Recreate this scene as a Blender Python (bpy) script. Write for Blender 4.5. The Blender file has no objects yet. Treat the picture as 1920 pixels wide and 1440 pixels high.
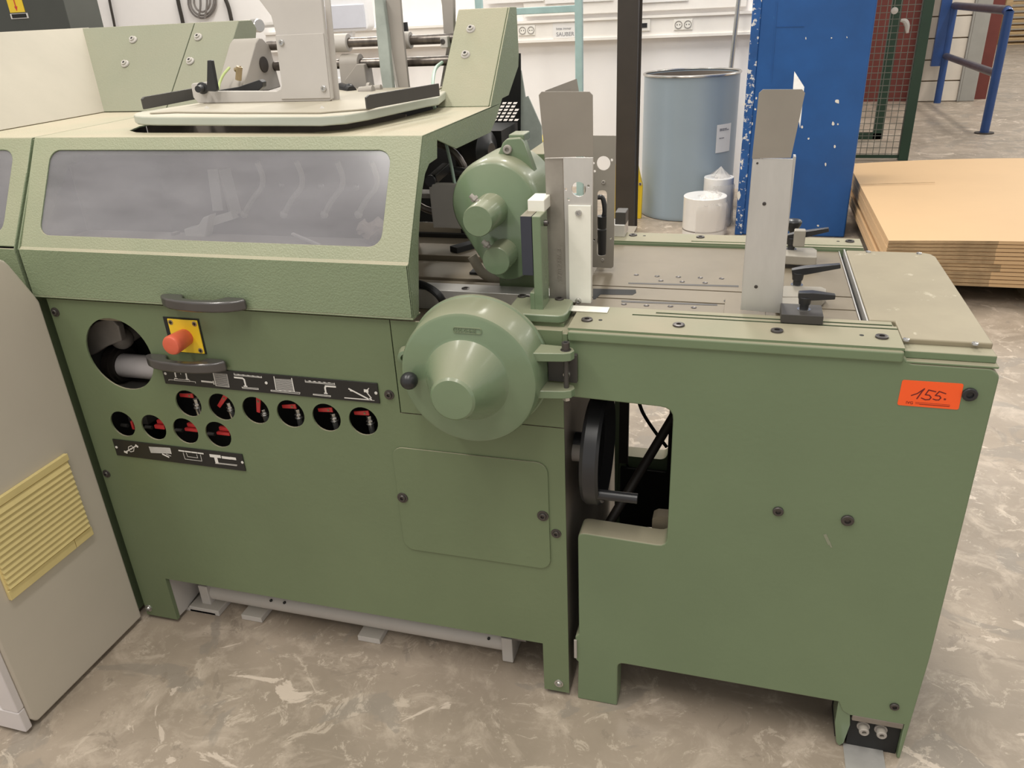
import bpy, bmesh, math, random
from mathutils import Vector, Matrix
from mathutils.geometry import tessellate_polygon
random.seed(7)
S = bpy.context.scene
COL = S.collection
# ---------------------------------------------------------------- camera, light, exposure
RW = Matrix(((0.96097549, 0.27284453, -0.04562852), (0.07910351, -0.42908261, -0.89979484), (-0.26508251, 0.86107141, -0.43392084)))
F = 1469.815
CAM = Vector((0, -1.382, 1.55))
cd = bpy.data.cameras.new('camera'); cam = bpy.data.objects.new('camera', cd); COL.objects.link(cam)
cd.sensor_width = 36; cd.lens = F * 36 / 1920; cd.clip_start = 0.05; cd.clip_end = 200
m3 = Matrix((RW[0], -RW[1], -RW[2])).transposed()
cam.matrix_world = Matrix.Translation(CAM) @ m3.to_4x4()
S.camera = cam
w = bpy.data.worlds.new('world'); S.world = w; w.use_nodes = True
w.node_tree.nodes['Background'].inputs[0].default_value = (1.0, 0.965, 0.91, 1)
w.node_tree.nodes['Background'].inputs[1].default_value = 0.68
def area(x, y, z, sx, sy, e, rot=(0, 0, 0), c=(1, 0.96, 0.89)):
    l = bpy.data.lights.new('lamp', 'AREA'); l.shape = 'RECTANGLE'; l.size = sx; l.size_y = sy; l.energy = e; l.color = c
    o = bpy.data.objects.new('lamp', l); COL.objects.link(o); o.location = (x, y, z); o.rotation_euler = rot
    return o
for lx, ly, le, ll in ((-2.6, -1.4, 98, 3.0), (-0.3, -1.4, 76, 3.0), (3.2, -1.4, 14, 3.0), (-3.2, 4.1, 125, 3.0), (-0.6, 4.1, 130, 3.0), (2.6, 4.2, 40, 3.0), (5.6, 4.2, 40, 3.0), (3.5, 9.5, 100, 3.0), (7.5, 9.5, 100, 3.0), (7.5, 16.0, 200, 4.0)):
    area(lx, ly, 4.6, 0.35, ll, le)
vs = S.view_settings; vs.view_transform = 'Standard'; vs.look = 'None'; vs.exposure = 0.0; vs.gamma = 1.0; vs.use_curve_mapping = False

# ---------------------------------------------------------------- maths helpers
def P(x, y, X=None, Y=None, Z=None):
    """point where the photograph's pixel (x, y) meets the world plane X=, Y= or Z="""
    d = RW.transposed() @ Vector(((x - 960) / F, (y - 720) / F, 1.0))
    ax, v = (0, X) if X is not None else ((1, Y) if Y is not None else (2, Z))
    return CAM + d * ((v - CAM[ax]) / d[ax])
def plane_hit(x, y, p0, n):
    d = RW.transposed() @ Vector(((x - 960) / F, (y - 720) / F, 1.0))
    return CAM + d * ((p0 - CAM).dot(n) / d.dot(n))
V = Vector
# ---------------------------------------------------------------- materials
def pm(name, col, rough=0.5, metal=0.0, var=0.08, scale=6, bump=0.0, bscale=60, dust=0.0, dcol=(0.33, 0.29, 0.205), spec=0.5, emit=0, stretch=None, alt=None, altth=0.62, coat=0):
    m = bpy.data.materials.new(name); m.use_nodes = True
    nt = m.node_tree; N = nt.nodes; L = nt.links; B = N['Principled BSDF']
    tc = N.new('ShaderNodeTexCoord'); src = tc.outputs['Object']
    if stretch:
        mp = N.new('ShaderNodeMapping'); mp.inputs['Scale'].default_value = stretch; L.new(src, mp.inputs[0]); src = mp.outputs[0]
    nz = N.new('ShaderNodeTexNoise'); nz.inputs['Scale'].default_value = scale; nz.inputs['Detail'].default_value = 5; nz.inputs['Roughness'].default_value = 0.6; L.new(src, nz.inputs['Vector'])
    mx = N.new('ShaderNodeMix'); mx.data_type = 'RGBA'
    rp = N.new('ShaderNodeMapRange'); rp.inputs[1].default_value = 0.32; rp.inputs[2].default_value = 0.68; L.new(nz.outputs[0], rp.inputs[0])
    L.new(rp.outputs[0], mx.inputs[0])
    mx.inputs[6].default_value = (*[c * (1 - var) for c in col], 1); mx.inputs[7].default_value = (*[min(1, c * (1 + var)) for c in col], 1)
    out = mx.outputs[2]
    if alt:
        n3 = N.new('ShaderNodeTexNoise'); n3.inputs['Scale'].default_value = scale * 2.3; n3.inputs['Detail'].default_value = 6; n3.inputs['Roughness'].default_value = 0.7; L.new(src, n3.inputs['Vector'])
        r3 = N.new('ShaderNodeMapRange'); r3.inputs[1].default_value = altth; r3.inputs[2].default_value = altth + 0.03; L.new(n3.outputs[0], r3.inputs[0])
        m3_ = N.new('ShaderNodeMix'); m3_.data_type = 'RGBA'; L.new(r3.outputs[0], m3_.inputs[0]); L.new(out, m3_.inputs[6]); m3_.inputs[7].default_value = (*alt, 1); out = m3_.outputs[2]
    B.inputs['Roughness'].default_value = rough
    if dust:
        g = N.new('ShaderNodeNewGeometry'); sp = N.new('ShaderNodeSeparateXYZ'); L.new(g.outputs['Normal'], sp.inputs[0])
        r = N.new('ShaderNodeMapRange'); r.inputs[1].default_value = 0.25; r.inputs[2].default_value = 0.9; L.new(sp.outputs[2], r.inputs[0])
        n2 = N.new('ShaderNodeTexNoise'); n2.inputs['Scale'].default_value = 7; n2.inputs['Detail'].default_value = 6; L.new(tc.outputs['Object'], n2.inputs['Vector'])
        r2 = N.new('ShaderNodeMapRange'); r2.inputs[1].default_value = 0.3; r2.inputs[2].default_value = 0.62; r2.inputs[3].default_value = 0.72; L.new(n2.outputs[0], r2.inputs[0])
        mu = N.new('ShaderNodeMath'); mu.operation = 'MULTIPLY'; L.new(r.outputs[0], mu.inputs[0]); L.new(r2.outputs[0], mu.inputs[1])
        mu2 = N.new('ShaderNodeMath'); mu2.operation = 'MULTIPLY'; L.new(mu.outputs[0], mu2.inputs[0]); mu2.inputs[1].default_value = dust
        md = N.new('ShaderNodeMix'); md.data_type = 'RGBA'; L.new(mu2.outputs[0], md.inputs[0]); L.new(out, md.inputs[6]); md.inputs[7].default_value = (*dcol, 1); out = md.outputs[2]
        rr = N.new('ShaderNodeMapRange'); rr.inputs[3].default_value = rough; rr.inputs[4].default_value = 0.75; L.new(mu2.outputs[0], rr.inputs[0]); L.new(rr.outputs[0], B.inputs['Roughness'])
    L.new(out, B.inputs['Base Color'])
    B.inputs['Metallic'].default_value = metal
    B.inputs['Specular IOR Level'].default_value = spec
    if coat: B.inputs['Coat Weight'].default_value = coat; B.inputs['Coat Roughness'].default_value = 0.15
    if emit: B.inputs['Emission Color'].default_value = (*col, 1); B.inputs['Emission Strength'].default_value = emit
    if bump:
        nb = N.new('ShaderNodeTexNoise'); nb.inputs['Scale'].default_value = bscale; nb.inputs['Detail'].default_value = 3; L.new(src, nb.inputs['Vector'])
        bp = N.new('ShaderNodeBump'); bp.inputs['Strength'].default_value = bump; bp.inputs['Distance'].default_value = 0.01; L.new(nb.outputs[0], bp.inputs['Height']); L.new(bp.outputs[0], B.inputs['Normal'])
    return m
M = {}
GR = (0.152, 0.195, 0.106)
M['green'] = pm('green_paint', GR, 0.36, var=0.07, scale=1.6, dust=0.92, bump=0.05, bscale=90)
M['greenlit'] = pm('green_paint_lit_feeder', (0.166, 0.222, 0.126), 0.36, var=0.06, scale=1.6, dust=0.92, dcol=(0.33, 0.29, 0.205), bump=0.04, bscale=90)  # machine green, lightened to imitate the stronger light on the feeder
M['castgrey'] = pm('dusty_grey_casting', (0.34, 0.31, 0.26), 0.5, metal=0.1, var=0.10, scale=14)
M['hood'] = pm('green_hammered_paint', (0.232, 0.285, 0.176), 0.34, var=0.06, scale=4, dust=0.93, dcol=(0.47, 0.405, 0.295), bump=0.22, bscale=260)
M['cast'] = pm('green_cast_paint', (0.17, 0.232, 0.138), 0.19, var=0.05, scale=5, dust=0.55, bump=0.05, bscale=45, coat=0.3)
M['slab'] = pm('pale_green_paint', (0.25, 0.27, 0.19), 0.42, var=0.05, scale=3, dust=0.5, bump=0.1, bscale=200)
M['traylit'] = pm('lit_tray_paint', (0.46, 0.49, 0.42), 0.38, var=0.05, scale=5, dust=0.8, dcol=(0.50, 0.44, 0.34))  # tray colour made pale to imitate its rounded edge catching light
M['chute'] = pm('dusty_beige_sheet', (0.41, 0.37, 0.29), 0.55, var=0.07, scale=3, bump=0.03)
M['beigegrey'] = pm('grey_beige_enamel', (0.55, 0.495, 0.415), 0.45, var=0.04, scale=2)
M['white'] = pm('white_enamel', (0.66, 0.61, 0.60), 0.4, var=0.04)
M['vent'] = pm('yellowed_plastic', (0.72, 0.585, 0.265), 0.45, var=0.06, scale=9)
M['grey'] = pm('light_grey_enamel', (0.53, 0.50, 0.47), 0.45, var=0.04, scale=6, dust=0.35)
M['greyd'] = pm('mid_grey_casting', (0.36, 0.33, 0.30), 0.5, var=0.06, scale=9, dust=0.3)
M['teal'] = pm('worn_teal_grey_metal', (0.36, 0.40, 0.37), 0.45, var=0.15, scale=16)
M['alu'] = pm('brushed_aluminium', (0.62, 0.60, 0.57), 0.40, metal=0.55, var=0.10, scale=10, bump=0.04, bscale=70, stretch=(1, 1, 0.3))
M['aludark'] = pm('stained_aluminium', (0.36, 0.33, 0.29), 0.42, metal=0.5, var=0.16, scale=12)
M['alubright'] = pm('bright_aluminium_strip', (0.90, 0.88, 0.79), 0.38, metal=0.1, var=0.05, scale=9)
M['sheet'] = pm('grey_sheet_steel', (0.34, 0.31, 0.27), 0.42, metal=0.35, var=0.08, scale=5)
M['deck'] = pm('dusty_machine_deck', (0.20, 0.165, 0.115), 0.5, metal=0.05, var=0.10, scale=6)
M['steel'] = pm('bright_steel', (0.55, 0.54, 0.52), 0.25, metal=0.9, var=0.06)
M['rod'] = pm('worn_steel_shaft', (0.16, 0.14, 0.125), 0.3, metal=0.8, var=0.35, scale=18, stretch=(3, 1, 1))
M['bolt'] = pm('dark_bolt', (0.10, 0.09, 0.085), 0.35, metal=0.7, var=0.05)
M['black'] = pm('black_plastic', (0.022, 0.022, 0.024), 0.32, var=0.1)
M['blackm'] = pm('matt_black', (0.012, 0.012, 0.012), 0.7, var=0.1)
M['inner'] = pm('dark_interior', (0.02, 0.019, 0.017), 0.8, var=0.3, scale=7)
M['innerg'] = pm('grimy_side_plate', (0.23, 0.20, 0.17), 0.5, metal=0.3, var=0.25, scale=5)
M['innerd'] = pm('grimy_casting', (0.17, 0.155, 0.14), 0.45, var=0.2, scale=9)
M['charcoal'] = pm('charcoal_strip', (0.055, 0.05, 0.045), 0.5, var=0.08)
M['navy'] = pm('navy_plastic', (0.035, 0.038, 0.055), 0.45, var=0.06, dust=0.8)
M['handle'] = pm('dark_grey_handle', (0.085, 0.078, 0.075), 0.28, metal=0.3, var=0.06, coat=0.4)
M['label'] = pm('black_label_plate', (0.013, 0.013, 0.013), 0.35, var=0.1)
M['print'] = pm('white_print', (0.72, 0.70, 0.66), 0.5, var=0.02)
M['red'] = pm('red_lever', (0.62, 0.045, 0.045), 0.35, var=0.08)
M['estopred'] = pm('faded_red_button', (0.66, 0.125, 0.065), 0.38, var=0.05, scale=20)
M['yellow'] = pm('yellow_plastic', (0.90, 0.63, 0.03), 0.4, var=0.04)
M['orange'] = pm('orange_paper', (1.0, 0.115, 0.018), 0.6, var=0.01)
M['ink'] = pm('dark_red_ink', (0.16, 0.012, 0.01), 0.5, var=0.05)
M['hose'] = pm('yellow_green_hose', (0.42, 0.50, 0.20), 0.4)
M['hose2'] = pm('pale_teal_hose', (0.42, 0.55, 0.46), 0.4)
M['brass'] = pm('brass', (0.36, 0.28, 0.17), 0.35, metal=0.6)
M['board'] = pm('blue_paint', (0.012, 0.085, 0.29), 0.42, var=0.14, scale=3, alt=(0.03, 0.15, 0.36), altth=0.68)
M['boardchip'] = pm('blue_chipped_edge', (0.012, 0.085, 0.29), 0.5, var=0.2, scale=9, alt=(0.66, 0.66, 0.66), altth=0.545)
M['chip'] = pm('white_paint_chip', (0.75, 0.72, 0.66), 0.6)
M['drum'] = pm('blue_grey_drum', (0.295, 0.355, 0.405), 0.33, var=0.03, scale=2)
M['drumin'] = pm('drum_inside', (0.17, 0.14, 0.115), 0.6, var=0.15)
M['film'] = pm('white_film_roll', (0.80, 0.78, 0.76), 0.22, var=0.03, coat=0.3)
M['post'] = pm('brown_steel', (0.036, 0.029, 0.024), 0.55, var=0.15, scale=4)
M['fgreen'] = pm('dark_green_fence', (0.018, 0.05, 0.030), 0.4, var=0.08)
M['fwire'] = pm('weathered_wire', (0.15, 0.155, 0.13), 0.5, var=0.2)
M['redwall'] = pm('oxide_red', (0.15, 0.030, 0.022), 0.55, var=0.08)
M['rblue'] = pm('railing_blue', (0.02, 0.065, 0.22), 0.33, var=0.1)
M['rbluet'] = pm('worn_blue_rail_top', (0.13, 0.12, 0.14), 0.35, metal=0.3, var=0.2)
M['brickw'] = pm('white_painted_block', (0.74, 0.67, 0.57), 0.6, var=0.05, scale=4, bump=0.1, bscale=40)
M['column'] = pm('grey_painted_column', (0.34, 0.33, 0.30), 0.5, var=0.05)
M['wood'] = pm('pine_wood', (0.66, 0.47, 0.25), 0.65, var=0.18, scale=5, stretch=(1, 1, 6))
M['woodd'] = pm('dull_wood', (0.30, 0.23, 0.15), 0.7, var=0.2, scale=5)
M['card'] = pm('cardboard_sheet', (0.63, 0.42, 0.225), 0.6, var=0.03, scale=1.2)
M['cardedge'] = pm('corrugated_edge', (0.36, 0.25, 0.14), 0.8, var=0.35, scale=30, stretch=(0.3, 1, 1))
M['tealrack'] = pm('pale_teal_rack', (0.35, 0.50, 0.50), 0.4, var=0.10, scale=9)
M['lamp'] = pm('white_lamp_housing', (0.85, 0.85, 0.87), 0.35, var=0.02)
M['lampd'] = pm('lamp_diffuser', (0.62, 0.63, 0.70), 0.3, var=0.04)
M['cabinet'] = pm('dark_grey_cabinet', (0.062, 0.066, 0.058), 0.45, var=0.04)
M['cable'] = pm('grey_cable', (0.20, 0.18, 0.17), 0.5)
M['cableb'] = pm('dark_brown_cable', (0.030, 0.024, 0.018), 0.5)
M['paper'] = pm('white_paper', (0.78, 0.76, 0.74), 0.7, var=0.02)
M['papertxt'] = pm('grey_print', (0.22, 0.22, 0.24), 0.7)
M['duct'] = pm('cream_plastic_duct', (0.84, 0.80, 0.75), 0.4, var=0.03)
M['socket'] = pm('socket_plastic', (0.80, 0.77, 0.71), 0.4, var=0.02)
M['rag'] = pm('beige_rag', (0.50, 0.42, 0.34), 0.9, var=0.2, scale=12)
M['wallm'] = pm('white_painted_wall', (0.90, 0.87, 0.85), 0.7, var=0.03, scale=1.4, bump=0.12, bscale=14, alt=(0.62, 0.53, 0.47), altth=0.705)
M['farwall'] = pm('cream_far_wall', (0.55, 0.50, 0.42), 0.7, var=0.05, scale=1.2)

def window_material():
    m = bpy.data.materials.new('hazy_plastic_window'); m.use_nodes = True
    nt = m.node_tree; N = nt.nodes; L = nt.links; B = N['Principled BSDF']; O = N['Material Output']
    tc = N.new('ShaderNodeTexCoord'); mp = N.new('ShaderNodeMapping'); mp.inputs['Scale'].default_value = (1, 3, 3); L.new(tc.outputs['Object'], mp.inputs[0])
    nz = N.new('ShaderNodeTexNoise'); nz.inputs['Scale'].default_value = 4; nz.inputs['Detail'].default_value = 5; L.new(mp.outputs[0], nz.inputs['Vector'])
    mr = N.new('ShaderNodeMapRange'); mr.inputs[1].default_value = 0.3; mr.inputs[2].default_value = 0.7; mr.inputs[3].default_value = 0.27; mr.inputs[4].default_value = 0.46; L.new(nz.outputs[0], mr.inputs[0])
    B.inputs['Base Color'].default_value = (0.40, 0.39, 0.41, 1); B.inputs['Roughness'].default_value = 0.16; B.inputs['Specular IOR Level'].default_value = 0.6
    T = N.new('ShaderNodeBsdfTransparent'); T.inputs[0].default_value = (0.9, 0.9, 0.92, 1)
    mx = N.new('ShaderNodeMixShader'); L.new(mr.outputs[0], mx.inputs[0]); L.new(T.outputs[0], mx.inputs[1]); L.new(B.outputs[0], mx.inputs[2]); L.new(mx.outputs[0], O.inputs[0])
    return m
M['window'] = window_material()
def film_material():
    m = bpy.data.materials.new('clear_wrapping_film'); m.use_nodes = True
    nt = m.node_tree; N = nt.nodes; L = nt.links; B = N['Principled BSDF']; O = N['Material Output']
    B.inputs['Base Color'].default_value = (0.8, 0.76, 0.72, 1); B.inputs['Roughness'].default_value = 0.12
    T = N.new('ShaderNodeBsdfTransparent'); mx = N.new('ShaderNodeMixShader'); mx.inputs[0].default_value = 0.42
    L.new(T.outputs[0], mx.inputs[1]); L.new(B.outputs[0], mx.inputs[2]); L.new(mx.outputs[0], O.inputs[0])
    return m
M['wrap'] = film_material()
def floor_material():
    m = bpy.data.materials.new('worn_concrete_floor'); m.use_nodes = True
    nt = m.node_tree; N = nt.nodes; L = nt.links; B = N['Principled BSDF']
    tc = N.new('ShaderNodeTexCoord')
    def noise(sc, det, ro, vec=None, dist=0):
        n = N.new('ShaderNodeTexNoise'); n.inputs['Scale'].default_value = sc; n.inputs['Detail'].default_value = det; n.inputs['Roughness'].default_value = ro; n.inputs['Distortion'].default_value = dist
        L.new(vec or tc.outputs['Object'], n.inputs['Vector']); return n.outputs[0]
    def mrange(s, a, b, c=0, d=1):
        r = N.new('ShaderNodeMapRange'); r.inputs[1].default_value = a; r.inputs[2].default_value = b; r.inputs[3].default_value = c; r.inputs[4].default_value = d; L.new(s, r.inputs[0]); return r.outputs[0]
    def mix(f, a, b):
        x = N.new('ShaderNodeMix'); x.data_type = 'RGBA'; L.new(f, x.inputs[0])
        for i, v in ((6, a), (7, b)):
            if isinstance(v, tuple): x.inputs[i].default_value = (*v, 1)
            else: L.new(v, x.inputs[i])
        return x.outputs[2]
    base = mix(mrange(noise(1.6, 8, 0.6), 0.35, 0.65), (0.275, 0.225, 0.172), (0.41, 0.335, 0.262))
    c = mix(mrange(noise(7, 10, 0.72, dist=0.6), 0.50, 0.66, 0, 0.7), base, (0.55, 0.46, 0.37))
    c = mix(mrange(noise(3.2, 5, 0.55, dist=1.2), 0.575, 0.60, 0, 0.62), c, (0.27, 0.235, 0.195))
    c = mix(mrange(noise(4.1, 9, 0.62, dist=1.8), 0.615, 0.635, 0, 0.75), c, (0.66, 0.56, 0.46))
    c = mix(mrange(noise(11, 10, 0.78, dist=1.5), 0.565, 0.60, 0, 0.55), c, (0.60, 0.51, 0.41))
    c = mix(mrange(noise(9, 8, 0.7, dist=1.0), 0.40, 0.375, 0, 0.55), c, (0.25, 0.205, 0.16))
    mp = N.new('ShaderNodeMapping'); mp.inputs['Scale'].default_value = (3, 30, 1); mp.inputs['Rotation'].default_value = (0, 0, 0.5); L.new(tc.outputs['Object'], mp.inputs[0])
    c = mix(mrange(noise(1.2, 6, 0.7, mp.outputs[0]), 0.60, 0.72, 0, 0.35), c, (0.55, 0.47, 0.38))
    c = mix(mrange(noise(42, 6, 0.7), 0.70, 0.76, 0, 0.7), c, (0.74, 0.66, 0.56))
    c = mix(mrange(noise(26, 6, 0.7), 0.30, 0.24, 0, 0.6), c, (0.13, 0.105, 0.085))
    L.new(c, B.inputs['Base Color'])
    L.new(mrange(noise(3, 6, 0.6), 0.3, 0.7, 0.33, 0.55), B.inputs['Roughness'])
    bp = N.new('ShaderNodeBump'); bp.inputs['Strength'].default_value = 0.25; bp.inputs['Distance'].default_value = 0.006; L.new(noise(9, 10, 0.75, dist=0.6), bp.inputs['Height']); L.new(bp.outputs[0], B.inputs['Normal'])
    return m
M['floor'] = floor_material()

# ---------------------------------------------------------------- mesh helpers
def NB(): return bmesh.new()
def box(bm, x0, x1, y0, y1, z0, z1):
    vs = [bm.verts.new((x, y, z)) for x in (x0, x1) for y in (y0, y1) for z in (z0, z1)]
    for f in ((0, 1, 3, 2), (4, 6, 7, 5), (0, 4, 5, 1), (2, 3, 7, 6), (0, 2, 6, 4), (1, 5, 7, 3)): bm.faces.new([vs[i] for i in f])
def obox(bm, c, ax, ay, az):
    """box centred at c with half-vectors ax, ay, az"""
    c, ax, ay, az = V(c), V(ax), V(ay), V(az)
    vs = [bm.verts.new(c + ax * i + ay * j + az * k) for i in (-1, 1) for j in (-1, 1) for k in (-1, 1)]
    for f in ((0, 1, 3, 2), (4, 6, 7, 5), (0, 4, 5, 1), (2, 3, 7, 6), (0, 2, 6, 4), (1, 5, 7, 3)): bm.faces.new([vs[i] for i in f])
def bar(bm, a, b, w, h, up=(0, 0, 1)):
    a, b = V(a), V(b); d = (b - a); n = d.normalized(); s = n.cross(V(up)).normalized(); u = s.cross(n)
    obox(bm, (a + b) / 2, d / 2, s * w / 2, u * h / 2)
def solid(bm, pts, holes, off):
    """flat outline pts (3-D, coplanar) with holes, given thickness off"""
    off = V(off); rings = [[V(p) for p in pts]] + [[V(p) for p in h] for h in holes]
    A = [[bm.verts.new(p) for p in r] for r in rings]; B_ = [[bm.verts.new(p + off) for p in r] for r in rings]
    if not holes:
        bm.faces.new(A[0]); bm.faces.new(B_[0][::-1])
    else:
        fa = sum(A, []); fb = sum(B_, [])
        for t in tessellate_polygon(rings):
            if len(set(t)) == 3:
                try: bm.faces.new([fa[i] for i in t]); bm.faces.new([fb[i] for i in reversed(t)])
                except ValueError: pass
    for ra, rb in zip(A, B_):
        n = len(ra)
        for i in range(n):
            j = (i + 1) % n; bm.faces.new((ra[i], rb[i], rb[j], ra[j]))
def frame_axes(n):
    n = V(n).normalized(); t = V((0, 0, 1)) if abs(n.z) < 0.9 else V((1, 0, 0))
    u = n.cross(t).normalized(); return u, n.cross(u).normalized(), n
def lathe(bm, c, n, prof, seg=24, cap=True):
    """profile [(radius, distance along n)]"""
    c = V(c); u, v, n = frame_axes(n); rings = []
    for r, t in prof:
        rings.append([bm.verts.new(c + n * t + (u * math.cos(a) + v * math.sin(a)) * r) for a in [2 * math.pi * i / seg for i in range(seg)]])
    for ra, rb in zip(rings, rings[1:]):
        for i in range(seg):
            j = (i + 1) % seg; bm.faces.new((ra[i], ra[j], rb[j], rb[i]))
    if cap:
        if prof[0][0] > 1e-5: bm.faces.new(rings[0][::-1])
        if prof[-1][0] > 1e-5: bm.faces.new(rings[-1])
def cyl(bm, a, b, r0, r1=None, seg=20):
    a, b = V(a), V(b); lathe(bm, a, b - a, [(r0, 0), (r0 if r1 is None else r1, (b - a).length)], seg)
def ball(bm, c, r, seg=16): 
    bmesh.ops.create_uvsphere(bm, u_segments=seg, v_segments=seg // 2, radius=r, matrix=Matrix.Translation(V(c)))
def smooth(pts, k=6):
    pts = [V(p) for p in pts]
    if len(pts) < 3: return pts
    q = [pts[0] * 2 - pts[1]] + pts + [pts[-1] * 2 - pts[-2]]; out = []
    for i in range(1, len(q) - 2):
        for j in range(k):
            t = j / k; a, b, c, d = q[i - 1], q[i], q[i + 1], q[i + 2]
            out.append(0.5 * ((2 * b) + (c - a) * t + (2 * a - 5 * b + 4 * c - d) * t * t + (3 * b - a - 3 * c + d) * t ** 3))
    return out + [pts[-1]]
def tube(bm, pts, r, seg=8, sm=True, ry=None):
    pts = smooth(pts) if sm else [V(p) for p in pts]; prev = None; rings = []
    for i, p in enumerate(pts):
        d = (pts[min(i + 1, len(pts) - 1)] - pts[max(i - 1, 0)]).normalized()
        if prev is None: u = frame_axes(d)[0]
        else:
            u = prev - d * prev.dot(d); u.normalize()
        prev = u; v = d.cross(u); rr = r(i / (len(pts) - 1)) if callable(r) else r
        rings.append([bm.verts.new(p + (u * math.cos(a) + v * math.sin(a) * (ry or 1)) * rr) for a in [2 * math.pi * k / seg for k in range(seg)]])
    for ra, rb in zip(rings, rings[1:]):
        for i in range(seg):
            j = (i + 1) % seg; bm.faces.new((ra[i], ra[j], rb[j], rb[i]))
    bm.faces.new(rings[0][::-1]); bm.faces.new(rings[-1])
def rrect(x0, x1, z0, z1, r, k=5):
    out = []
    for cx, cz, a0 in ((x1 - r, z1 - r, 0), (x0 + r, z1 - r, 90), (x0 + r, z0 + r, 180), (x1 - r, z0 + r, 270)):
        for i in range(k + 1):
            a = math.radians(a0 + 90 * i / k); out.append((cx + r * math.cos(a), cz + r * math.sin(a)))
    return out
def roundpoly(pts, rad, k=4):
    """2-D polygon with corners rounded; rad is a number or a list"""
    n = len(pts); out = []
    for i in range(n):
        p = V(pts[i]); a = V(pts[i - 1]); b = V(pts[(i + 1) % n]); r = rad[i] if isinstance(rad, (list, tuple)) else rad
        if r <= 0: out.append(tuple(p)); continue
        da = (a - p).normalized(); db = (b - p).normalized()
        for j in range(k + 1):
            t = j / k; q = (p + da * r) * (1 - t) ** 2 + p * 2 * t * (1 - t) + (p + db * r) * t * t; out.append(tuple(q))
    return out
def circ(cx, cz, r, k=28): return [(cx + r * math.cos(2 * math.pi * i / k), cz + r * math.sin(2 * math.pi * i / k)) for i in range(k)]
def XZ(pts, y): return [(p[0], y, p[1]) for p in pts]
def YZ(pts, x): return [(x, p[0], p[1]) for p in pts]
def XY(pts, z): return [(p[0], p[1], z) for p in pts]
def pY(pts, y): return [P(a, b, Y=y) for a, b in pts]
def pX(pts, x): return [P(a, b, X=x) for a, b in pts]
def pZ(pts, z): return [P(a, b, Z=z) for a, b in pts]
def bxp(bm, tl, br, y, d):
    a = P(*tl, Y=y); b = P(*br, Y=y); box(bm, a.x, b.x, y, y + d, b.z, a.z)

def obj(name, bm, mat, parent=None, bevel=0, smooth_=True, label=None, kind=None, ang=35, seg=2):
    me = bpy.data.meshes.new(name)
    bmesh.ops.recalc_face_normals(bm, faces=bm.faces)
    root = parent
    while root is not None and root.parent is not None: root = root.parent
    if root is not None:
        off = root.location.copy(); bmesh.ops.translate(bm, verts=bm.verts, vec=-off)
    bm.to_mesh(me); bm.free()
    o = bpy.data.objects.new(name, me); COL.objects.link(o); me.materials.append(mat if not isinstance(mat, str) else M[mat])
    if smooth_:
        for p in me.polygons: p.use_smooth = True
        me.set_sharp_from_angle(angle=math.radians(ang))
    if bevel:
        b = o.modifiers.new('bevel', 'BEVEL'); b.width = bevel; b.segments = seg; b.limit_method = 'ANGLE'; b.angle_limit = math.radians(ang); b.harden_normals = True
    if parent is not None: o.parent = parent
    if label: o['label'] = label
    if kind: o['kind'] = kind
    return o
def thing(name, loc, label, cat, group=None):
    o = bpy.data.objects.new(name, None); COL.objects.link(o); o.location = loc; o.empty_display_size = 0.05
    o['label'] = label; o['category'] = cat
    if group: o['group'] = group
    return o
def single(o, label, cat, group=None):
    """give a one-mesh thing its own origin and tags"""
    me = o.data; xs = [v.co for v in me.vertices]
    c = V(((min(v.x for v in xs) + max(v.x for v in xs)) / 2, (min(v.y for v in xs) + max(v.y for v in xs)) / 2, min(v.z for v in xs)))
    me.transform(Matrix.Translation(-c)); o.location = c
    o['label'] = label; o['category'] = cat
    if group: o['group'] = group
    return o
def screw(parent, p, n, r=0.008, mat='bolt', h=0.004, name='screw', hexa=True, washer=False, label=None):
    bm = NB(); p = V(p); n = V(n).normalized()
    if washer: lathe(bm, p, n, [(r * 1.55, 0), (r * 1.5, h * 0.35), (r, h * 0.4)], 20)
    ri = r * 0.5
    lathe(bm, p, n, [(r, 0), (r, h * 0.7), (r * 0.85, h), (ri, h), (ri, h * 0.25), (0.0001, h * 0.25)], 16)
    return obj(name, bm, mat, parent, label=label)
def text(body, size, mat, parent, loc, ux, uy, extrude=0.0004, name='lettering', align='LEFT'):
    cu = bpy.data.curves.new('t', 'FONT'); cu.body = body; cu.size = size; cu.extrude = extrude; cu.align_x = align
    to = bpy.data.objects.new('t', cu); COL.objects.link(to); bpy.context.view_layer.update()
    me = bpy.data.meshes.new_from_object(to.evaluated_get(bpy.context.evaluated_depsgraph_get())); bpy.data.objects.remove(to)
    ux = V(ux).normalized(); uy = V(uy).normalized(); un = ux.cross(uy)
    mt = Matrix.Translation(V(loc)) @ Matrix((ux, uy, un)).transposed().to_4x4()
    bm = NB(); bm.from_mesh(me); bmesh.ops.transform(bm, matrix=mt, verts=bm.verts)
    bpy.data.meshes.remove(me)
    return obj(name, bm, mat, parent, smooth_=False)
def strokes(name, lines, mat, parent, y, w=0.0016, conv=None):
    """flat printed lines on the front plane; lines are pixel polylines"""
    bm = NB(); k = 0
    for ln in lines:
        ww = w
        if isinstance(ln[0], (int, float)): ww = ln[0] * w; ln = ln[1:]
        pts = [P(*(conv(*q) if conv else q), Y=y) for q in ln]
        for a, b in zip(pts, pts[1:]):
            d = (b - a); L_ = d.length
            if L_ < 1e-6: continue
            n = V((-d.z, 0, d.x)).normalized() * ww / 2; e = d.normalized() * ww * 0.3
            yy = V((0, -0.00003 * (k % 5), 0)); k += 1
            bm.faces.new([bm.verts.new(q + yy) for q in (a - e + n, a - e - n, b + e - n, b + e + n)])
    return obj(name, bm, mat, parent, smooth_=False)
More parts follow.
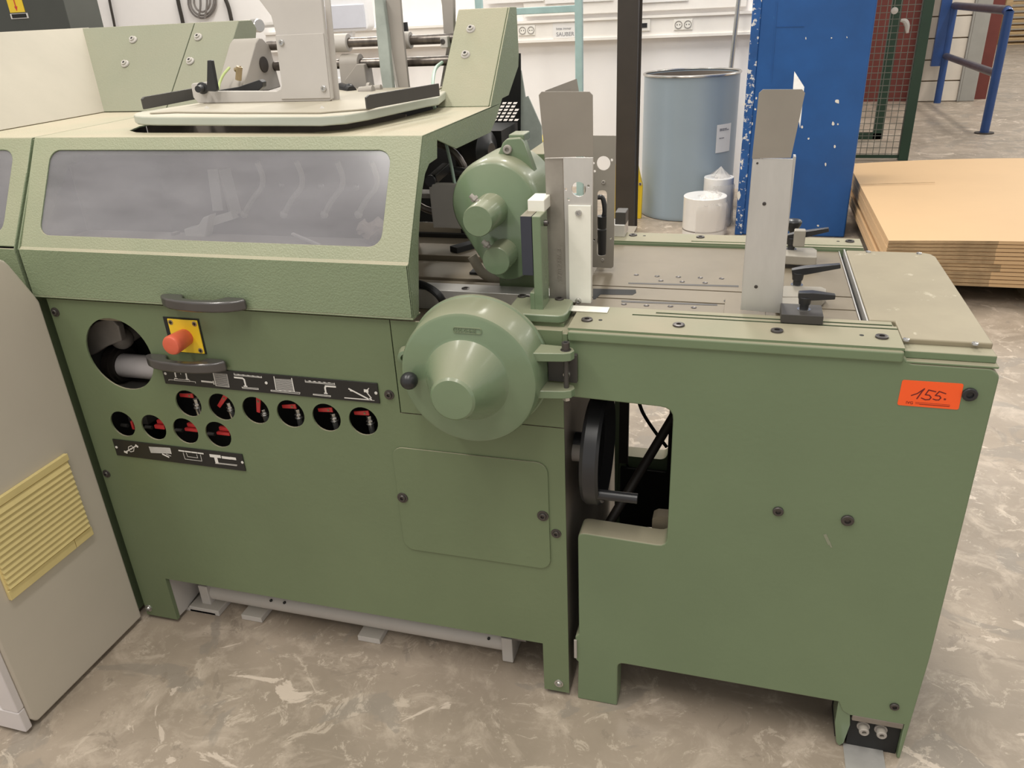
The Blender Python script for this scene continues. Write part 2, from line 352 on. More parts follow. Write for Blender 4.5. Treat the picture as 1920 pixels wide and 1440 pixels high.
def struct(name, bm, mat, **k):
    o = obj(name, bm, mat, **k); o['kind'] = 'structure'; return o

# ================================================================ THE SETTING
bm = NB(); box(bm, -9, 22, -5, 45, -0.1, 0); struct('floor', bm, 'floor', smooth_=False)
WY = 5.9
bm = NB(); box(bm, -9, 0.75, WY, WY + 0.3, 0, 4.8); struct('wall_back', bm, 'wallm', smooth_=False)
# cable duct along the wall
bm = NB(); box(bm, -4.5, 0.3, WY - 0.07, WY, 1.262, 1.425); dz = struct('trim_1', bm, 'duct', bevel=0.006)
bm = NB(); box(bm, -4.5, 0.3, WY - 0.085, WY - 0.07, 1.255, 1.275); box(bm, -4.5, 0.3, WY - 0.085, WY - 0.07, 1.408, 1.428); obj('duct_lip', bm, 'duct', dz)
def socket_plate(px, py, n=2, w=0.075, col='socket'):
    c = P(px, py, Y=WY - 0.072); t = thing('wall_socket', (c.x, WY - 0.07, c.z), '', 'socket')
    bm = NB(); box(bm, c.x - w * n / 2, c.x + w * n / 2, WY - 0.08, WY - 0.0702, c.z - 0.04, c.z + 0.04); obj('plate', bm, col, t, bevel=0.003)
    for i in range(n):
        x = c.x + (i - (n - 1) / 2) * w
        bm = NB(); lathe(bm, (x, WY - 0.081, c.z), (0, -1, 0), [(0.030, 0), (0.030, 0.003), (0.026, 0.003), (0.026, 0), (0.030, 0)], 20, cap=False); obj('socket_ring', bm, 'cable', t)
        bm = NB(); lathe(bm, (x, WY - 0.0806, c.z), (0, -1, 0), [(0.0255, 0), (0.0255, 0.0004)], 20); obj('socket_disc', bm, 'socket', t)
        for s_ in (-1, 1): bm = NB(); lathe(bm, (x + s_ * 0.0105, WY - 0.082, c.z), (0, -1, 0), [(0.0045, 0), (0.0001, 0.0003)], 8); obj('contact_hole', bm, 'blackm', t)
    return t
t = socket_plate(988, 57); t['label'] = 'double round power socket beside the green tower, left of the paper notice'
t = socket_plate(1281, 46); t['label'] = 'double round power socket on the duct above the blue-grey drum'
c = P(1208, 47, Y=WY - 0.072)
t = thing('network_socket', (c.x, WY - 0.07, c.z), 'cream data socket with dark port right of the brown steel post', 'socket')
bm = NB(); box(bm, c.x - 0.045, c.x + 0.05, WY - 0.08, WY - 0.0702, c.z - 0.045, c.z + 0.045); obj('plate', bm, 'socket', t, bevel=0.003)
bm = NB(); box(bm, c.x - 0.03, c.x + 0.025, WY - 0.083, WY - 0.079, c.z - 0.02, c.z + 0.015); obj('port', bm, 'blackm', t)
# paper notice
a = P(1036, 43, Y=WY - 0.075); b = P(1087, 70, Y=WY - 0.075)
t = thing('paper_notice', (a.x, WY - 0.072, b.z), 'white paper notice with SAUBER in capitals taped to the duct', 'sign')
bm = NB(); box(bm, a.x, b.x, WY - 0.0735, WY - 0.0715, b.z, a.z); obj('sheet', bm, 'paper', t, smooth_=False)
text('SAUBER', 0.045, 'papertxt', t, (a.x + 0.03, WY - 0.0745, b.z + 0.015), (1, 0, 0), (0, 0, 1))
text('bitte immer', 0.028, 'papertxt', t, (a.x + 0.03, WY - 0.0745, b.z + 0.065), (1, 0, 0), (0, 0, 1))
# upper shelf board / papers on the wall
bm = NB(); box(bm, -1.95, -0.1, WY - 0.05, WY, 1.46, 1.60); struct('trim_2', bm, 'duct', bevel=0.004)
a = P(905, -2, Y=WY - 0.055); 
for k, (x0, x1) in enumerate(((908, 1020), (1022, 1150), (1165, 1290))):
    a = P(x0, 10, Y=WY - 0.06); b = P(x1, 10, Y=WY - 0.06)
    bm = NB(); box(bm, a.x, b.x, WY - 0.062, WY - 0.058, a.z + 0.01, a.z + 0.30)
    single(obj('wall_paper_sheet', bm, 'paper', smooth_=False), ['white paper sheet on the wall above the teal rack bar', 'white paper sheet on the wall between rack upright and brown post', 'white curled paper sheet on the wall right of the brown post'][k], 'paper')

# right-hand far part of the hall
bm = NB(); box(bm, 0.72, 2.34, 12.15, 12.35, 0, 4.8); struct('wall_far', bm, 'redwall', smooth_=False)
wr = struct('wall_right', (lambda b: (box(b, 2.36, 2.87, 12.06, 12.3, 0, 4.6), b)[1])(NB()), 'woodd', smooth_=False)
# white painted blocks of the pillar end, one object each
zc = 0.0; hts = [0.285] * 16
for i, h_ in enumerate(hts):
    bm = NB(); box(bm, 2.352, 2.878, 12.02, 12.062, zc + 0.008, zc + h_ - 0.008)
    obj('block', bm, 'brickw', wr, bevel=0.006); zc += h_
bm = NB(); box(bm, 2.90, 3.10, 12.0, 12.4, 0, 4.6); box(bm, 2.87, 2.90, 11.99, 12.02, 0, 4.6); struct('trim_3', bm, 'column', bevel=0.01)
bm = NB(); xq = P(1838, 186, Y=12.25).x; box(bm, xq - 0.09, xq + 0.07, 12.25, 12.45, 0, 4.6); struct('trim_4', bm, 'redwall')
bm = NB(); box(bm, 2.28, 2.34, 11.95, 12.14, 0, 4.6); struct('trim_5', bm, 'redwall')
bm = NB(); box(bm, -2, 22, 32, 32.2, 0, 6); struct('wall_end', bm, 'farwall', smooth_=False)

# ================================================================ STITCHING MACHINE
SM = thing('stitching_machine', (-0.95, 0.4, 0), 'large green bookbinding stitching machine with hinged hood and hazy window', 'machine')
XL, XR = -1.565, -0.318
# front panel with its round openings
out = [(XL, 0.012), (-1.462, 0.012), (-1.462, 0.161), (-0.381, 0.161), (-0.381, 0.012), (XR, 0.012), (XR, 0.760), (-0.684, 0.760), (-0.684, 0.978), (XL, 0.978)]
holes = [circ(-1.398, 0.846, 0.0925, 40)] + [circ(-1.236 + 0.0918 * i, 0.730, 0.0355) for i in range(6)] + [circ(-1.450 + 0.0926 * i, 0.652, 0.0355) for i in range(4)]
bm = NB(); solid(bm, XZ(out, 0), [XZ(h, 0) for h in holes], (0, 0.004, 0)); fp = obj('front_panel', bm, 'green', SM)
# returns on the panel edges
for fb in ((XL, XL + 0.004, 0.004, 0.05, 0.012, 0.971), (-1.466, -1.462, 0.004, 0.012, 0.012, 0.161), (-0.381, -0.377, 0.004, 0.05, 0.012, 0.161), (XL, -0.69, 0.004, 0.045, 0.972, 0.978)):
    bm = NB(); box(bm, *fb); obj('panel_flange', bm, 'green', SM)
bm = NB(); box(bm, -0.6815, XR, -0.001, 0.004, 0.7625, 0.978); obj('upper_panel', bm, 'green', SM, bevel=0.001)
bm = NB(); solid(bm, XZ(rrect(-0.714, -0.355, 0.392, 0.674, 0.026), -0.004), [], (0, 0.0035, 0)); ap = obj('access_panel', bm, 'green', SM, bevel=0.001)
for px in ((755, 933), (1018, 967)): screw(ap, P(*px, Y=-0.004), (0, -1, 0), 0.0085, 'bolt', 0.006, washer=True)
for px in ((1043, 1000), (730, 740), (1048, 1281), (104, 585), (200, 888), (279, 1140)): screw(SM, P(*px, Y=0), (0, -1, 0), 0.0075, 'bolt' if px[1] < 1100 else 'steel', 0.006, washer=True)
# frame: side plates, back, inner casting
bm = NB(); solid(bm, YZ([(0.006, 0.012), (0.76, 0.012), (0.76, 0.955), (0.006, 0.955)], XR - 0.012), [], (0.011, 0, 0)); sp = obj('side_plate', bm, 'innerg', SM, bevel=0.002)
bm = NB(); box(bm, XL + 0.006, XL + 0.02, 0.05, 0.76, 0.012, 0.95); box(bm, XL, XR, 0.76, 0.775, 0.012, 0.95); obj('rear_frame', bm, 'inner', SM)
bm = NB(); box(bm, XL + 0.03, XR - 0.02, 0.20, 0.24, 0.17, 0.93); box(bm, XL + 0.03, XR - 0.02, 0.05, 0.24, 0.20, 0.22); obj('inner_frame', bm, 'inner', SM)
# left leg casting seen through the notch
bm = NB(); solid(bm, YZ([(0.014, 0.16), (0.014, 0.012), (0.05, 0.012), (0.16, 0.03), (0.16, 0.16)], -1.472), [], (0.008, 0, 0)); box(bm, -1.45, -1.36, 0.15, 0.17, 0.0, 0.18); box(bm, -1.46, -1.36, 0.05, 0.20, 0.0, 0.02); box(bm, -1.56, -1.37, 0.05, 0.20, 0.0, 0.012); obj('leg_casting', bm, 'grey', SM, bevel=0.003)
bm = NB(); box(bm, -0.375, -0.32, 0.03, 0.14, 0.0, 0.03); cyl(bm, (-0.40, 0.14, 0.10), (-0.36, 0.14, 0.10), 0.03); obj('levelling_foot', bm, 'greyd', SM, bevel=0.003)
# parts seen in the large round opening
bm = NB(); a = P(238, 685, Y=0.11); b = P(300, 692, Y=0.11); cyl(bm, (a.x - 0.01, 0.11, a.z), (b.x + 0.15, 0.11, a.z), 0.031); obj('inner_shaft', bm, 'white', SM)
bm = NB(); cyl(bm, (a.x - 0.06, 0.12, a.z - 0.002), (a.x - 0.012, 0.12, a.z - 0.002), 0.045); cyl(bm, (a.x - 0.045, 0.12, a.z - 0.002), (a.x - 0.025, 0.12, a.z - 0.002), 0.05); obj('shaft_collar', bm, M['post'], SM)
c = P(229, 634, Y=0.10); bm = NB(); ball(bm, c, 0.028, 20); cyl(bm, c, (c.x + 0.01, 0.20, c.z + 0.01), 0.022)
obj('bearing_cap', bm, 'innerd', SM)
bm = NB(); solid(bm, pY([(158, 672), (160, 622), (178, 604), (206, 596), (222, 612), (228, 640), (200, 650), (178, 664)], 0.050), [], (0, 0.02, 0)); obj('inner_casting', bm, 'innerd', SM, bevel=0.004)
c = P(245, 722, Y=0.12); bm = NB(); box(bm, c.x - 0.04, c.x + 0.05, 0.09, 0.16, c.z - 0.03, c.z + 0.01); obj('inner_bracket', bm, 'innerg', SM, bevel=0.004)
# ball valves behind the small holes
za = lambda x, y: (300 + x * 220 / 1920, 670 + y * 220 / 1920)
zb_ = lambda x, y: (500 + x * 220 / 1920, 690 + y * 220 / 1920)
VY = 0.022
def valve(conv, ltip, lpiv, body_top, body_bot):
    """ball valve seen through a round hole: red lever from tip to pivot, nickel body hanging below"""
    t0 = P(*conv(*body_top), Y=VY + 0.012); t1 = P(*conv(*body_bot), Y=VY + 0.012); d = (t1 - t0); n = d.normalized(); L_ = d.length
    bm = NB(); cyl(bm, t0 - n * 0.004, t0 + n * L_ * 0.35, 0.0075, 0.0062, 6); cyl(bm, t0 + n * L_ * 0.3, t0 + n * L_ * 0.45, 0.0095, seg=6); cyl(bm, t0 + n * L_ * 0.45, t1 + n * 0.02, 0.0075, 0.008, 14); cyl(bm, t0 + n * L_ * 0.62, t0 + n * L_ * 0.70, 0.0105, seg=18)
    vb = obj('ball_valve', bm, 'steel', SM, bevel=0.0006)
    p = P(*conv(*lpiv), Y=VY); q = P(*conv(*ltip), Y=VY); d = (q - p); L_ = d.length; d.normalize(); n = V((-d.z, 0, d.x))
    bm = NB(); solid(bm, [p - d * 0.010 + n * 0.0062, p - d * 0.010 - n * 0.0062, q - n * 0.0044, q + n * 0.0044], [], (0, 0.004, 0)); obj('valve_lever', bm, 'red', vb, bevel=0.001)
    screw(vb, p, (0, -1, 0), 0.0028, 'brass', 0.0015)
valve(za, (318, 622), (480, 630), (590, 700), (640, 870)); valve(za, (955, 812), (1045, 672), (1130, 760), (1180, 900)); valve(za, (1605, 905), (1605, 720), (1700, 870), (1730, 960))
valve(zb_, (250, 632), (415, 632), (510, 690), (550, 860)); valve(zb_, (838, 690), (1010, 688), (1095, 760), (1130, 900)); valve(zb_, (1428, 740), (1605, 740), (1680, 800), (1715, 950))
for x0, y0, x1, y1 in ((242, 786, 252, 806), (287, 793, 309, 806), (344, 799, 371, 811), (404, 806, 431, 818)):
    bm = NB(); q = P(x0 - 14, (y0 + y1) / 2 + 1, Y=0.04); cyl(bm, q, q + V((0.02, 0, 0)), 0.005, seg=10); vb = obj('ball_valve', bm, 'charcoal', SM)
    a_ = P(x0, y0, Y=0.026); b_ = P(x1, y1, Y=0.026); bm = NB(); box(bm, a_.x, b_.x, 0.026, 0.034, b_.z, a_.z - 0.006); obj('valve_lever', bm, 'red', vb, bevel=0.0015)
    bm = NB(); box(bm, a_.x + 0.004, b_.x, 0.034, 0.042, a_.z - 0.006, a_.z + 0.004); obj('valve_lever', bm, 'red', vb, bevel=0.001)
bm = NB(); box(bm, -1.49, -1.43, 0.06, 0.10, 0.62, 0.72); obj('inner_cover', bm, 'charcoal', SM)
# label strips with pictograms
z1 = lambda x, y: (300 + x * 220 / 1920, 670 + y * 220 / 1920)
z2 = lambda x, y: (500 + x * 220 / 1920, 690 + y * 220 / 1920)
z3 = lambda x, y: (200 + x * 270 / 1920, 810 + y * 270 / 1920)
bm = NB(); box(bm, -1.2845, -0.729, -0.003, -0.0003, 0.7805, 0.8295); ls = obj('label_strip', bm, 'label', SM, bevel=0.0005, label='black pictogram strip above the upper row of holes')
def quadl(a, b, c, d): return [a, b, c, d, a]
L1 = [[3.2, (232, 195), (258, 320)], [3.2, (412, 212), (440, 345)], (( 215, 200), (440, 218)), ((328, 215), (340, 280)), ((145, 378), (145, 365), (235, 372)), ((235, 350), (240, 378), (490, 395), (485, 372), (240, 352)), ((490, 390), (580, 402), (582, 425)), [2, (240, 345), (285, 350)], [2, (425, 355), (465, 360)],
      [3.6, (682, 390), (855, 408)], [2.5, (870, 390), (885, 440)], [1.8, (862, 225), (915, 460)],
      ((1210, 258), (1215, 290), (1665, 335), (1660, 310)), [0.8, (1220, 275), (1655, 318)], [3.4, (1218, 328), (1350, 342), (1378, 365), (1400, 455)], [2.4, (1375, 470), (1425, 475)], ((1340, 485), (1350, 505), (1610, 528), (1608, 508), (1340, 487))]
for k in range(14): L1.append([0.7, (880 + 3.0 * k, 262 + 15.5 * k), (1095 + 3.0 * k, 278 + 15.8 * k)])
for k in range(5): L1.append([1.6, (1270 + 80 * k, 278 + 8 * k), (1295 + 80 * k, 282 + 8 * k)])
L1.append([0.8, (1095, 278), (1135, 488)]); L1.append([0.8, (915, 465), (1135, 488)])
strokes('pictogram', L1, 'print', ls, -0.0033, 0.0012, z1)
L2 = [[1.9, (118, 140), (155, 355)], [1.9, (408, 168), (452, 385)], ((70, 360), (545, 402), (540, 425), (70, 378), (70, 360)), ((630, 195), (632, 230), (1115, 275), (1108, 245)), [0.8, (640, 215), (1110, 255)], [3.4, (1125, 308), (965, 296), (955, 325), (968, 400)], [2.4, (945, 412), (992, 418)], ((762, 425), (1045, 452), (1045, 470), (762, 440), (762, 425)),
      [3, (1345, 340), (1660, 505)], [1.6, (1365, 370), (1400, 380)], [2.0, (1275, 488), (1670, 520)], [1, (1660, 522), (1762, 533)], [6.0, (1605, 372), (1650, 378)], [1.6, (1640, 365), (1672, 332)], [2.2, (1640, 400), (1710, 490)], [2.5, (1685, 500), (1715, 515)]]
for k in range(13): L2.append([0.75, (140 + 2.5 * k, 178 + 15 * k), (405 + 3.2 * k, 196 + 15.3 * k)])
for k in range(3): L2.append([1.6, (205 + 80 * k, 366 + 7 * k), (235 + 80 * k, 370 + 7 * k)])
for k in range(5): L2.append([1.6, (690 + 80 * k, 210 + 8 * k), (720 + 80 * k, 214 + 8 * k)])
strokes('pictogram', L2, 'print', ls, -0.0033, 0.0012, z2)
for px in ((310.2, 700.3), (499.3, 718), (705, 737)): screw(ls, P(*px, Y=-0.003), (0, -1, 0), 0.0035, 'print', 0.001, name='rivet')
bm = NB(); box(bm, -1.495, -1.1155, -0.003, -0.0003, 0.5575, 0.605); ls = obj('label_strip', bm, 'label', SM, bevel=0.0005, label='black pictogram strip below the lower row of holes')
L3 = [[2.4, (262, 262), (385, 190)], [5, (240, 262), (270, 275)], [5, (388, 178), (412, 196)], [1.5, (290, 200), (330, 182), (365, 215), (360, 255), (320, 265), (290, 235), (290, 200)], [1.5, (315, 220), (335, 230)],
      [1.6, (842, 215), (860, 290)], [3.4, (745, 295), (828, 335)], [1.5, (795, 295), (855, 320)], [1, (1020, 275), (1045, 360), (1270, 388), (1250, 305)], [1, (1062, 280), (1080, 328), (1215, 345), (1200, 300)],
      [7, (1385, 315), (1510, 328)], [7.5, (1450, 330), (1470, 405)], [6, (1545, 338), (1640, 350)], [6, (1660, 350), (1715, 358)], [1, (1475, 410), (1740, 440)], [1, (1450, 418), (1735, 450)]]
for k in range(4): L3.append([3.2, (962 + 85 * k, 247 + 11 * k), (1032 + 85 * k, 256 + 11 * k)])
for k in range(12): L3.append([0.8, (562 + 2.5 * k, 198 + 7 * k), (845 + 1.2 * k, 214 + 6.6 * k)])
strokes('pictogram', L3, 'print', ls, -0.0033, 0.0012, z3)
for px in ((218.5, 838.5), (454.5, 867)): screw(ls, P(*px, Y=-0.003), (0, -1, 0), 0.0035, 'print', 0.001, name='rivet')
# emergency stop
bm = NB(); box(bm, -1.2445, -1.150, -0.002, -0.0003, 0.866, 0.952); es = obj('stop_switch', bm, 'blackm', SM)
bm = NB(); box(bm, -1.232, -1.153, -0.005, -0.002, 0.868, 0.949); yp = obj('yellow_plate', bm, 'yellow', es, bevel=0.001)
for q in ((-1.224, 0.941), (-1.161, 0.941), (-1.161, 0.876), (-1.224, 0.876)): 
    sc_ = screw(es, (q[0], -0.005, q[1]), (0, -1, 0), 0.0062, 'brass', 0.0008)
    bm = NB(); box(bm, q[0] - 0.0035, q[0] + 0.0035, -0.0068, -0.005, q[1] - 0.0009, q[1] + 0.0009); box(bm, q[0] - 0.0009, q[0] + 0.0009, -0.0067, -0.005, q[1] - 0.0035, q[1] + 0.0035); obj('screw_cross', bm, 'blackm', es)
c = V((-1.193, 0, 0.907)); bm = NB(); lathe(bm, c, (0, -1, 0), [(0.0195, 0), (0.0195, 0.010), (0.0205, 0.014), (0.0225, 0.048), (0.0225, 0.054), (0.0205, 0.058), (0.0175, 0.0595), (0.0001, 0.0575)], 28); obj('stop_button', bm, 'estopred', es)
# grab handles: swept bows
def bow(parent, cx, y, z, name='handle'):
    """swept grab handle: crescent plan with broad feet and pointed tips"""
    pl = [(-0.1015, -0.010), (-0.088, -0.024), (-0.068, -0.035), (-0.04, -0.042), (0, -0.045), (0.04, -0.042), (0.068, -0.035), (0.088, -0.024), (0.1015, -0.010), (0.094, -0.003), (0.088, 0), (0.050, 0), (0.046, -0.012), (0.036, -0.021), (0.018, -0.025), (0, -0.026), (-0.018, -0.025), (-0.036, -0.021), (-0.046, -0.012), (-0.050, 0), (-0.088, 0), (-0.094, -0.003)]
    bm = NB(); solid(bm, [(cx + p[0] * 1.08, y + p[1], z - 0.0125) for p in pl], [], (0, 0, 0.025))
    return obj(name, bm, 'handle', parent, bevel=0.0055, ang=50, seg=3)
HX = -0.625; HL = -1.592
bow(SM, -1.205, 0.0, 0.845)
# cross beam, deck, rails behind
bm = NB(); box(bm, -0.385, -0.3075, 0.0, 0.14, 0.940, 0.972); box(bm, -0.42, -0.388, 0.012, 0.14, 0.945, 0.974); obj('cross_beam', bm, 'green', SM, bevel=0.002)
bm = NB(); box(bm, XL, -0.30, 0.006, 0.95, 0.930, 0.938); obj('deck', bm, 'deck', SM)
bm = NB(); a = P(785, 535, Z=0.975); b = P(1005, 553, Z=0.975); box(bm, -1.5, -0.345, 0.175, 0.225, 0.938, 0.985); obj('slide_rail', bm, 'alu', SM, bevel=0.002)
bm = NB(); box(bm, -1.5, -0.345, 0.236, 0.262, 0.938, 0.978); obj('slide_rail', bm, 'deck', SM, bevel=0.001)
bm = NB(); box(bm, -1.5, -0.36, 0.30, 0.43, 0.94, 0.972); box(bm, -1.5, -0.36, 0.435, 0.54, 0.94, 0.985); obj('chain_bed', bm, 'deck', SM, bevel=0.002)
bm = NB(); box(bm, -0.62, -0.50, 0.33, 0.36, 0.972, 0.978); obj('guide_block', bm, 'blackm', SM)
bm = NB(); bar(bm, P(893, 458, Z=0.99), P(850, 470, Z=0.99), 0.03, 0.02); obj('guide_block', bm, 'blackm', SM, bevel=0.002)
for px in ((873, 541), (985, 557)): screw(SM, P(*px, Z=0.985), (0, 0, 1), 0.009, 'bolt', 0.002)
bm = NB(); tube(bm, [P(772, 528, Z=0.99), P(800, 537, Z=0.995), P(822, 553, Z=0.99), P(838, 578, Z=0.95)], 0.0085, 10)
fc = obj('flexible_conduit', bm, 'blackm', SM)
# gap plate under hood end / inner upright (grey bracket behind the hood end)
bm = NB(); solid(bm, pY([(803, 345), (858, 345), (862, 420), (868, 430), (835, 428), (812, 428)], 0.42), [], (0, 0.02, 0)); obj('inner_bracket', bm, 'grey', SM, bevel=0.003)
bm = NB(); bxp(bm, (770, 363), (812, 372), 0.45, 0.05); obj('inner_bracket', bm, 'greyd', SM)
# dark hand wheel and crank inside
c = P(815, 334, Y=0.55); bm = NB(); pts = [c + V((math.cos(a) * 0.088, 0, math.sin(a) * 0.088)) for a in [2 * math.pi * i / 32 for i in range(33)]]; tube(bm, pts, 0.009, 10, sm=False); obj('hand_wheel', bm, 'rod', SM)
bm = NB(); bar(bm, P(838, 313, Y=0.50), P(812, 336, Y=0.44), 0.02, 0.022); cyl(bm, P(838, 318, Y=0.5), P(900, 328, Y=0.52), 0.011); cyl(bm, P(812, 336, Y=0.47), P(806, 340, Y=0.42), 0.014); obj('crank', bm, 'black', SM, bevel=0.002)
bm = NB(); tube(bm, [P(836, 268, Y=0.5), P(846, 310, Y=0.47), P(855, 355, Y=0.42), P(868, 395, Y=0.4)], 0.004, 6); obj('air_hose', bm, M['hose2'], SM)
c = P(915, 282, Y=0.72); bm = NB(); lathe(bm, c, (1, -0.25, 0), [(0.03, -0.06), (0.055, -0.05), (0.055, -0.005), (0.05, 0), (0.03, 0.004), (0.02, 0.012), (0.0001, 0.012)], 28); obj('pulley', bm, 'black', SM)
bm = NB(); box(bm, -0.80, -0.66, 0.78, 0.95, 0.94, 1.24); obj('gear_case', bm, 'blackm', SM)

# ---- hood
p0 = V((HX, -0.003, 1.103)); p1 = V((HX, 0.127, 1.326))
nn = (p1 - p0).cross(V((1, 0, 0))).normalized()
if nn.y > 0: nn = -nn
sl = (p1 - p0)
def hoodpt(x, s): return V((x, 0, 0)) + V((0, p0.y + sl.y * s, p0.z + sl.z * s))
bm = NB()
ow = [hoodpt(HL, 0), hoodpt(HX, 0), hoodpt(HX, 1), hoodpt(HL, 1)]
wr_ = rrect(-1.541, -0.689, 0.118, 0.885, 0.001)
def winhole(x0, x1, s0, s1, r=0.028, k=6):
    lw = sl.length; out = []
    for (x, s) in rrect(x0, x1, s0 * lw, s1 * lw, r, k): out.append(hoodpt(x, s / lw))
    return out
wh = winhole(-1.541, -0.689, 0.115, 0.885)
solid(bm, ow, [wh], -nn * 0.004)
box(bm, HL, HX, -0.010, -0.006, 0.988, 1.100)                      # lower skirt
solid(bm, [(HL, -0.010, 1.098), (HX, -0.010, 1.098), (HX, -0.003, 1.104), (HL, -0.003, 1.104)], [], (0, 0.004, 0))
box(bm, HL, HX, -0.010, 0.03, 0.984, 0.988)
# roof with the opening for the tray
ro = [(HL, 0.127), (HX, 0.127), (HX, 0.66), (-0.768, 0.66), (-0.768, 0.53), (-0.79, 0.36), (-0.835, 0.22), (-0.90, 0.176)] + [tuple(P(a_, b_, Z=1.326).xy) for a_, b_ in ((560, 248.2), (272, 248.8), (256, 248), (243, 244.5), (262, 236))] + [(-1.44, 0.66), (HL, 0.66)]
solid(bm, XY(ro, 1.326), [], (0, 0, -0.004))
# end plate
ep = [(792, 255), (920, 200), (956, 13), (968.5, 13), (973, 102), (972, 125), (954, 178.6), (942, 184.5), (930.6, 223), (920, 248.4), (855.6, 279), (820, 262.5), (820, 297), (805, 307.5), (797.5, 326), (792, 358), (788, 400), (785, 450), (786, 592)]
pts = [P(a, b, X=HX) for a, b in ep]; pts += [V((HX, -0.010, 0.988)), V((HX, -0.010, 1.100)), V((HX, -0.003, 1.103))]
solid(bm, pts, [], (-0.004, 0, 0))
solid(bm, [(HL, -0.01, 0.988), (HL, -0.01, 1.1), (HL, 0.127, 1.322), (HL, 0.6, 1.322), (HL, 0.2, 1.25), (HL, 0.06, 1.1), (HL, 0.05, 0.988)], [], (0.004, 0, 0))
hood = obj('hood', bm, 'hood', SM, bevel=0.0022)
bm = NB(); solid(bm, [q + nn * -0.003 for q in winhole(-1.55, -0.68, 0.08, 0.92)], [], -nn * 0.003); win = obj('hazy_window', bm, 'window', SM, smooth_=False, label='scratched hazy plastic window')
bow(SM, -1.112, -0.010, 1.001)
bm = NB(); bx = [(-0.765, 0.535, 1.322)]
# tower on the right of the tray
prof = [P(a, b, X=HX) for a, b in ((920, 200), (956, 13), (968.5, 13), (973, 102), (972, 125), (954, 178.6))]
bm = NB(); solid(bm, [V((-0.768, q.y, q.z)) for q in prof], [], (0.138, 0, 0)); tower = obj('tower_cover', bm, 'hood', SM, bevel=0.003, label='pale green leaning tower cover with two pressed screws')
TA = P(920, 200, X=HX); TB = P(956, 13, X=HX); TN = (TB - TA).cross(V((1, 0, 0))).normalized()
if TN.y > 0: TN = -TN
def towpt(x, y): return plane_hit(x, y, TA, TN)
def dimple(parent, p, n=TN):
    bm = NB(); lathe(bm, p, n, [(0.0125, 0), (0.0115, 0.003), (0.008, 0.005), (0.0075, 0.009), (0.004, 0.009), (0.004, 0.004), (0.0001, 0.004)], 22); o = obj('cap_screw', bm, 'grey', parent)
    bm = NB(); lathe(bm, V(p) + n * 0.0093, n, [(0.0028, 0), (0.0001, 0.0002)], 10); obj('screw_recess', bm, 'blackm', o)
for px in ((883, 55), (873, 103)): dimple(tower, towpt(*px))
# slab on the left of the tray (from the seam to the right), same lean
bm = NB(); prf2 = [(0.590, 1.328), (0.801, 1.5485), (0.868, 1.5485), (0.888, 1.525), (0.872, 1.492), (0.850, 1.484), (0.700, 1.328)]
solid(bm, YZ(prf2, -1.5895), [], (0.149, 0, 0)); slab = obj('rear_guard', bm, 'slab', SM, bevel=0.003)
bm = NB(); solid(bm, YZ([(0.703, 1.328), (0.853, 1.484), (0.876, 1.484), (0.726, 1.328)], -1.446), [], (0.010, 0, 0)); obj('guard_seal', bm, 'blackm', SM)
for px in ((372, 70), (357, 115)): dimple(slab, towpt(*px))
# ---- tray
tp = [(279, 206.7), (265, 208.6), (253.5, 211.8), (249.8, 214.4), (254, 217), (267, 218.3), (290, 218.6), (440, 218.6), (600, 218.2), (648, 214.5), (690, 207.5), (740, 197), (800, 184.5), (822, 181)]
tz = 1.362
front = [P(a, b, Z=tz) for a, b in tp]
back = [V((-0.775, 0.72, tz)), V((-1.30, 0.72, tz))]
bm = NB(); solid(bm, front + back, [], (0, 0, -0.020)); tray = obj('feed_tray', bm, 'traylit', SM, bevel=0.004, seg=3)
f2 = [P(a, b, Z=tz + 0.004) for a, b in ((280, 211), (330, 209), (440, 210), (600, 210), (690, 203), (740, 188), (800, 176))]
bm = NB(); solid(bm, f2 + [V((-0.79, 0.70, tz + 0.004)), V((-1.28, 0.70, tz + 0.004))], [], (0, 0, -0.0035)); tp2 = obj('tray_plate', bm, 'chute', tray, bevel=0.001)
for px in ((388, 203), (604, 203)): 
    bm = NB(); q = P(*px, Z=tz + 0.004); lathe(bm, q, (0, 0, 1), [(0.006, 0), (0.002, 0.004), (0.0001, 0.006)], 8); obj('clip', bm, 'grey', tray)
def strip_guide(a, b, c, d):
    """upright strip from pixels: bottom a..b on the tray, top d..c"""
    A = P(*a, Z=tz + 0.004); B_ = P(*b, Z=tz + 0.004); h = P(*d, X=A.x).z - A.z
    n = (B_ - A).cross(V((0, 0, 1))).normalized() * 0.006
    bm = NB(); pts = [(0, 0.0), (1, 0.0), (1, 1.0), (0.04, 1.0), (0.0, 0.85)]
    solid(bm, [A + (B_ - A) * t + V((0, 0, h * u)) for t, u in pts], [], -n); return obj('side_strip', bm, 'charcoal', tray, bevel=0.001)
strip_guide((272, 205), (378, 184), None, (269, 182)); strip_guide((690, 205), (825, 180), None, (690, 178))
bm = NB(); solid(bm, [P(795, 182, Z=1.35), P(822, 180, Z=1.35), P(818, 197, Z=1.328), P(803, 197, Z=1.328)], [], (0, 0.02, 0)); obj('tray_bracket', bm, 'hood', tray)
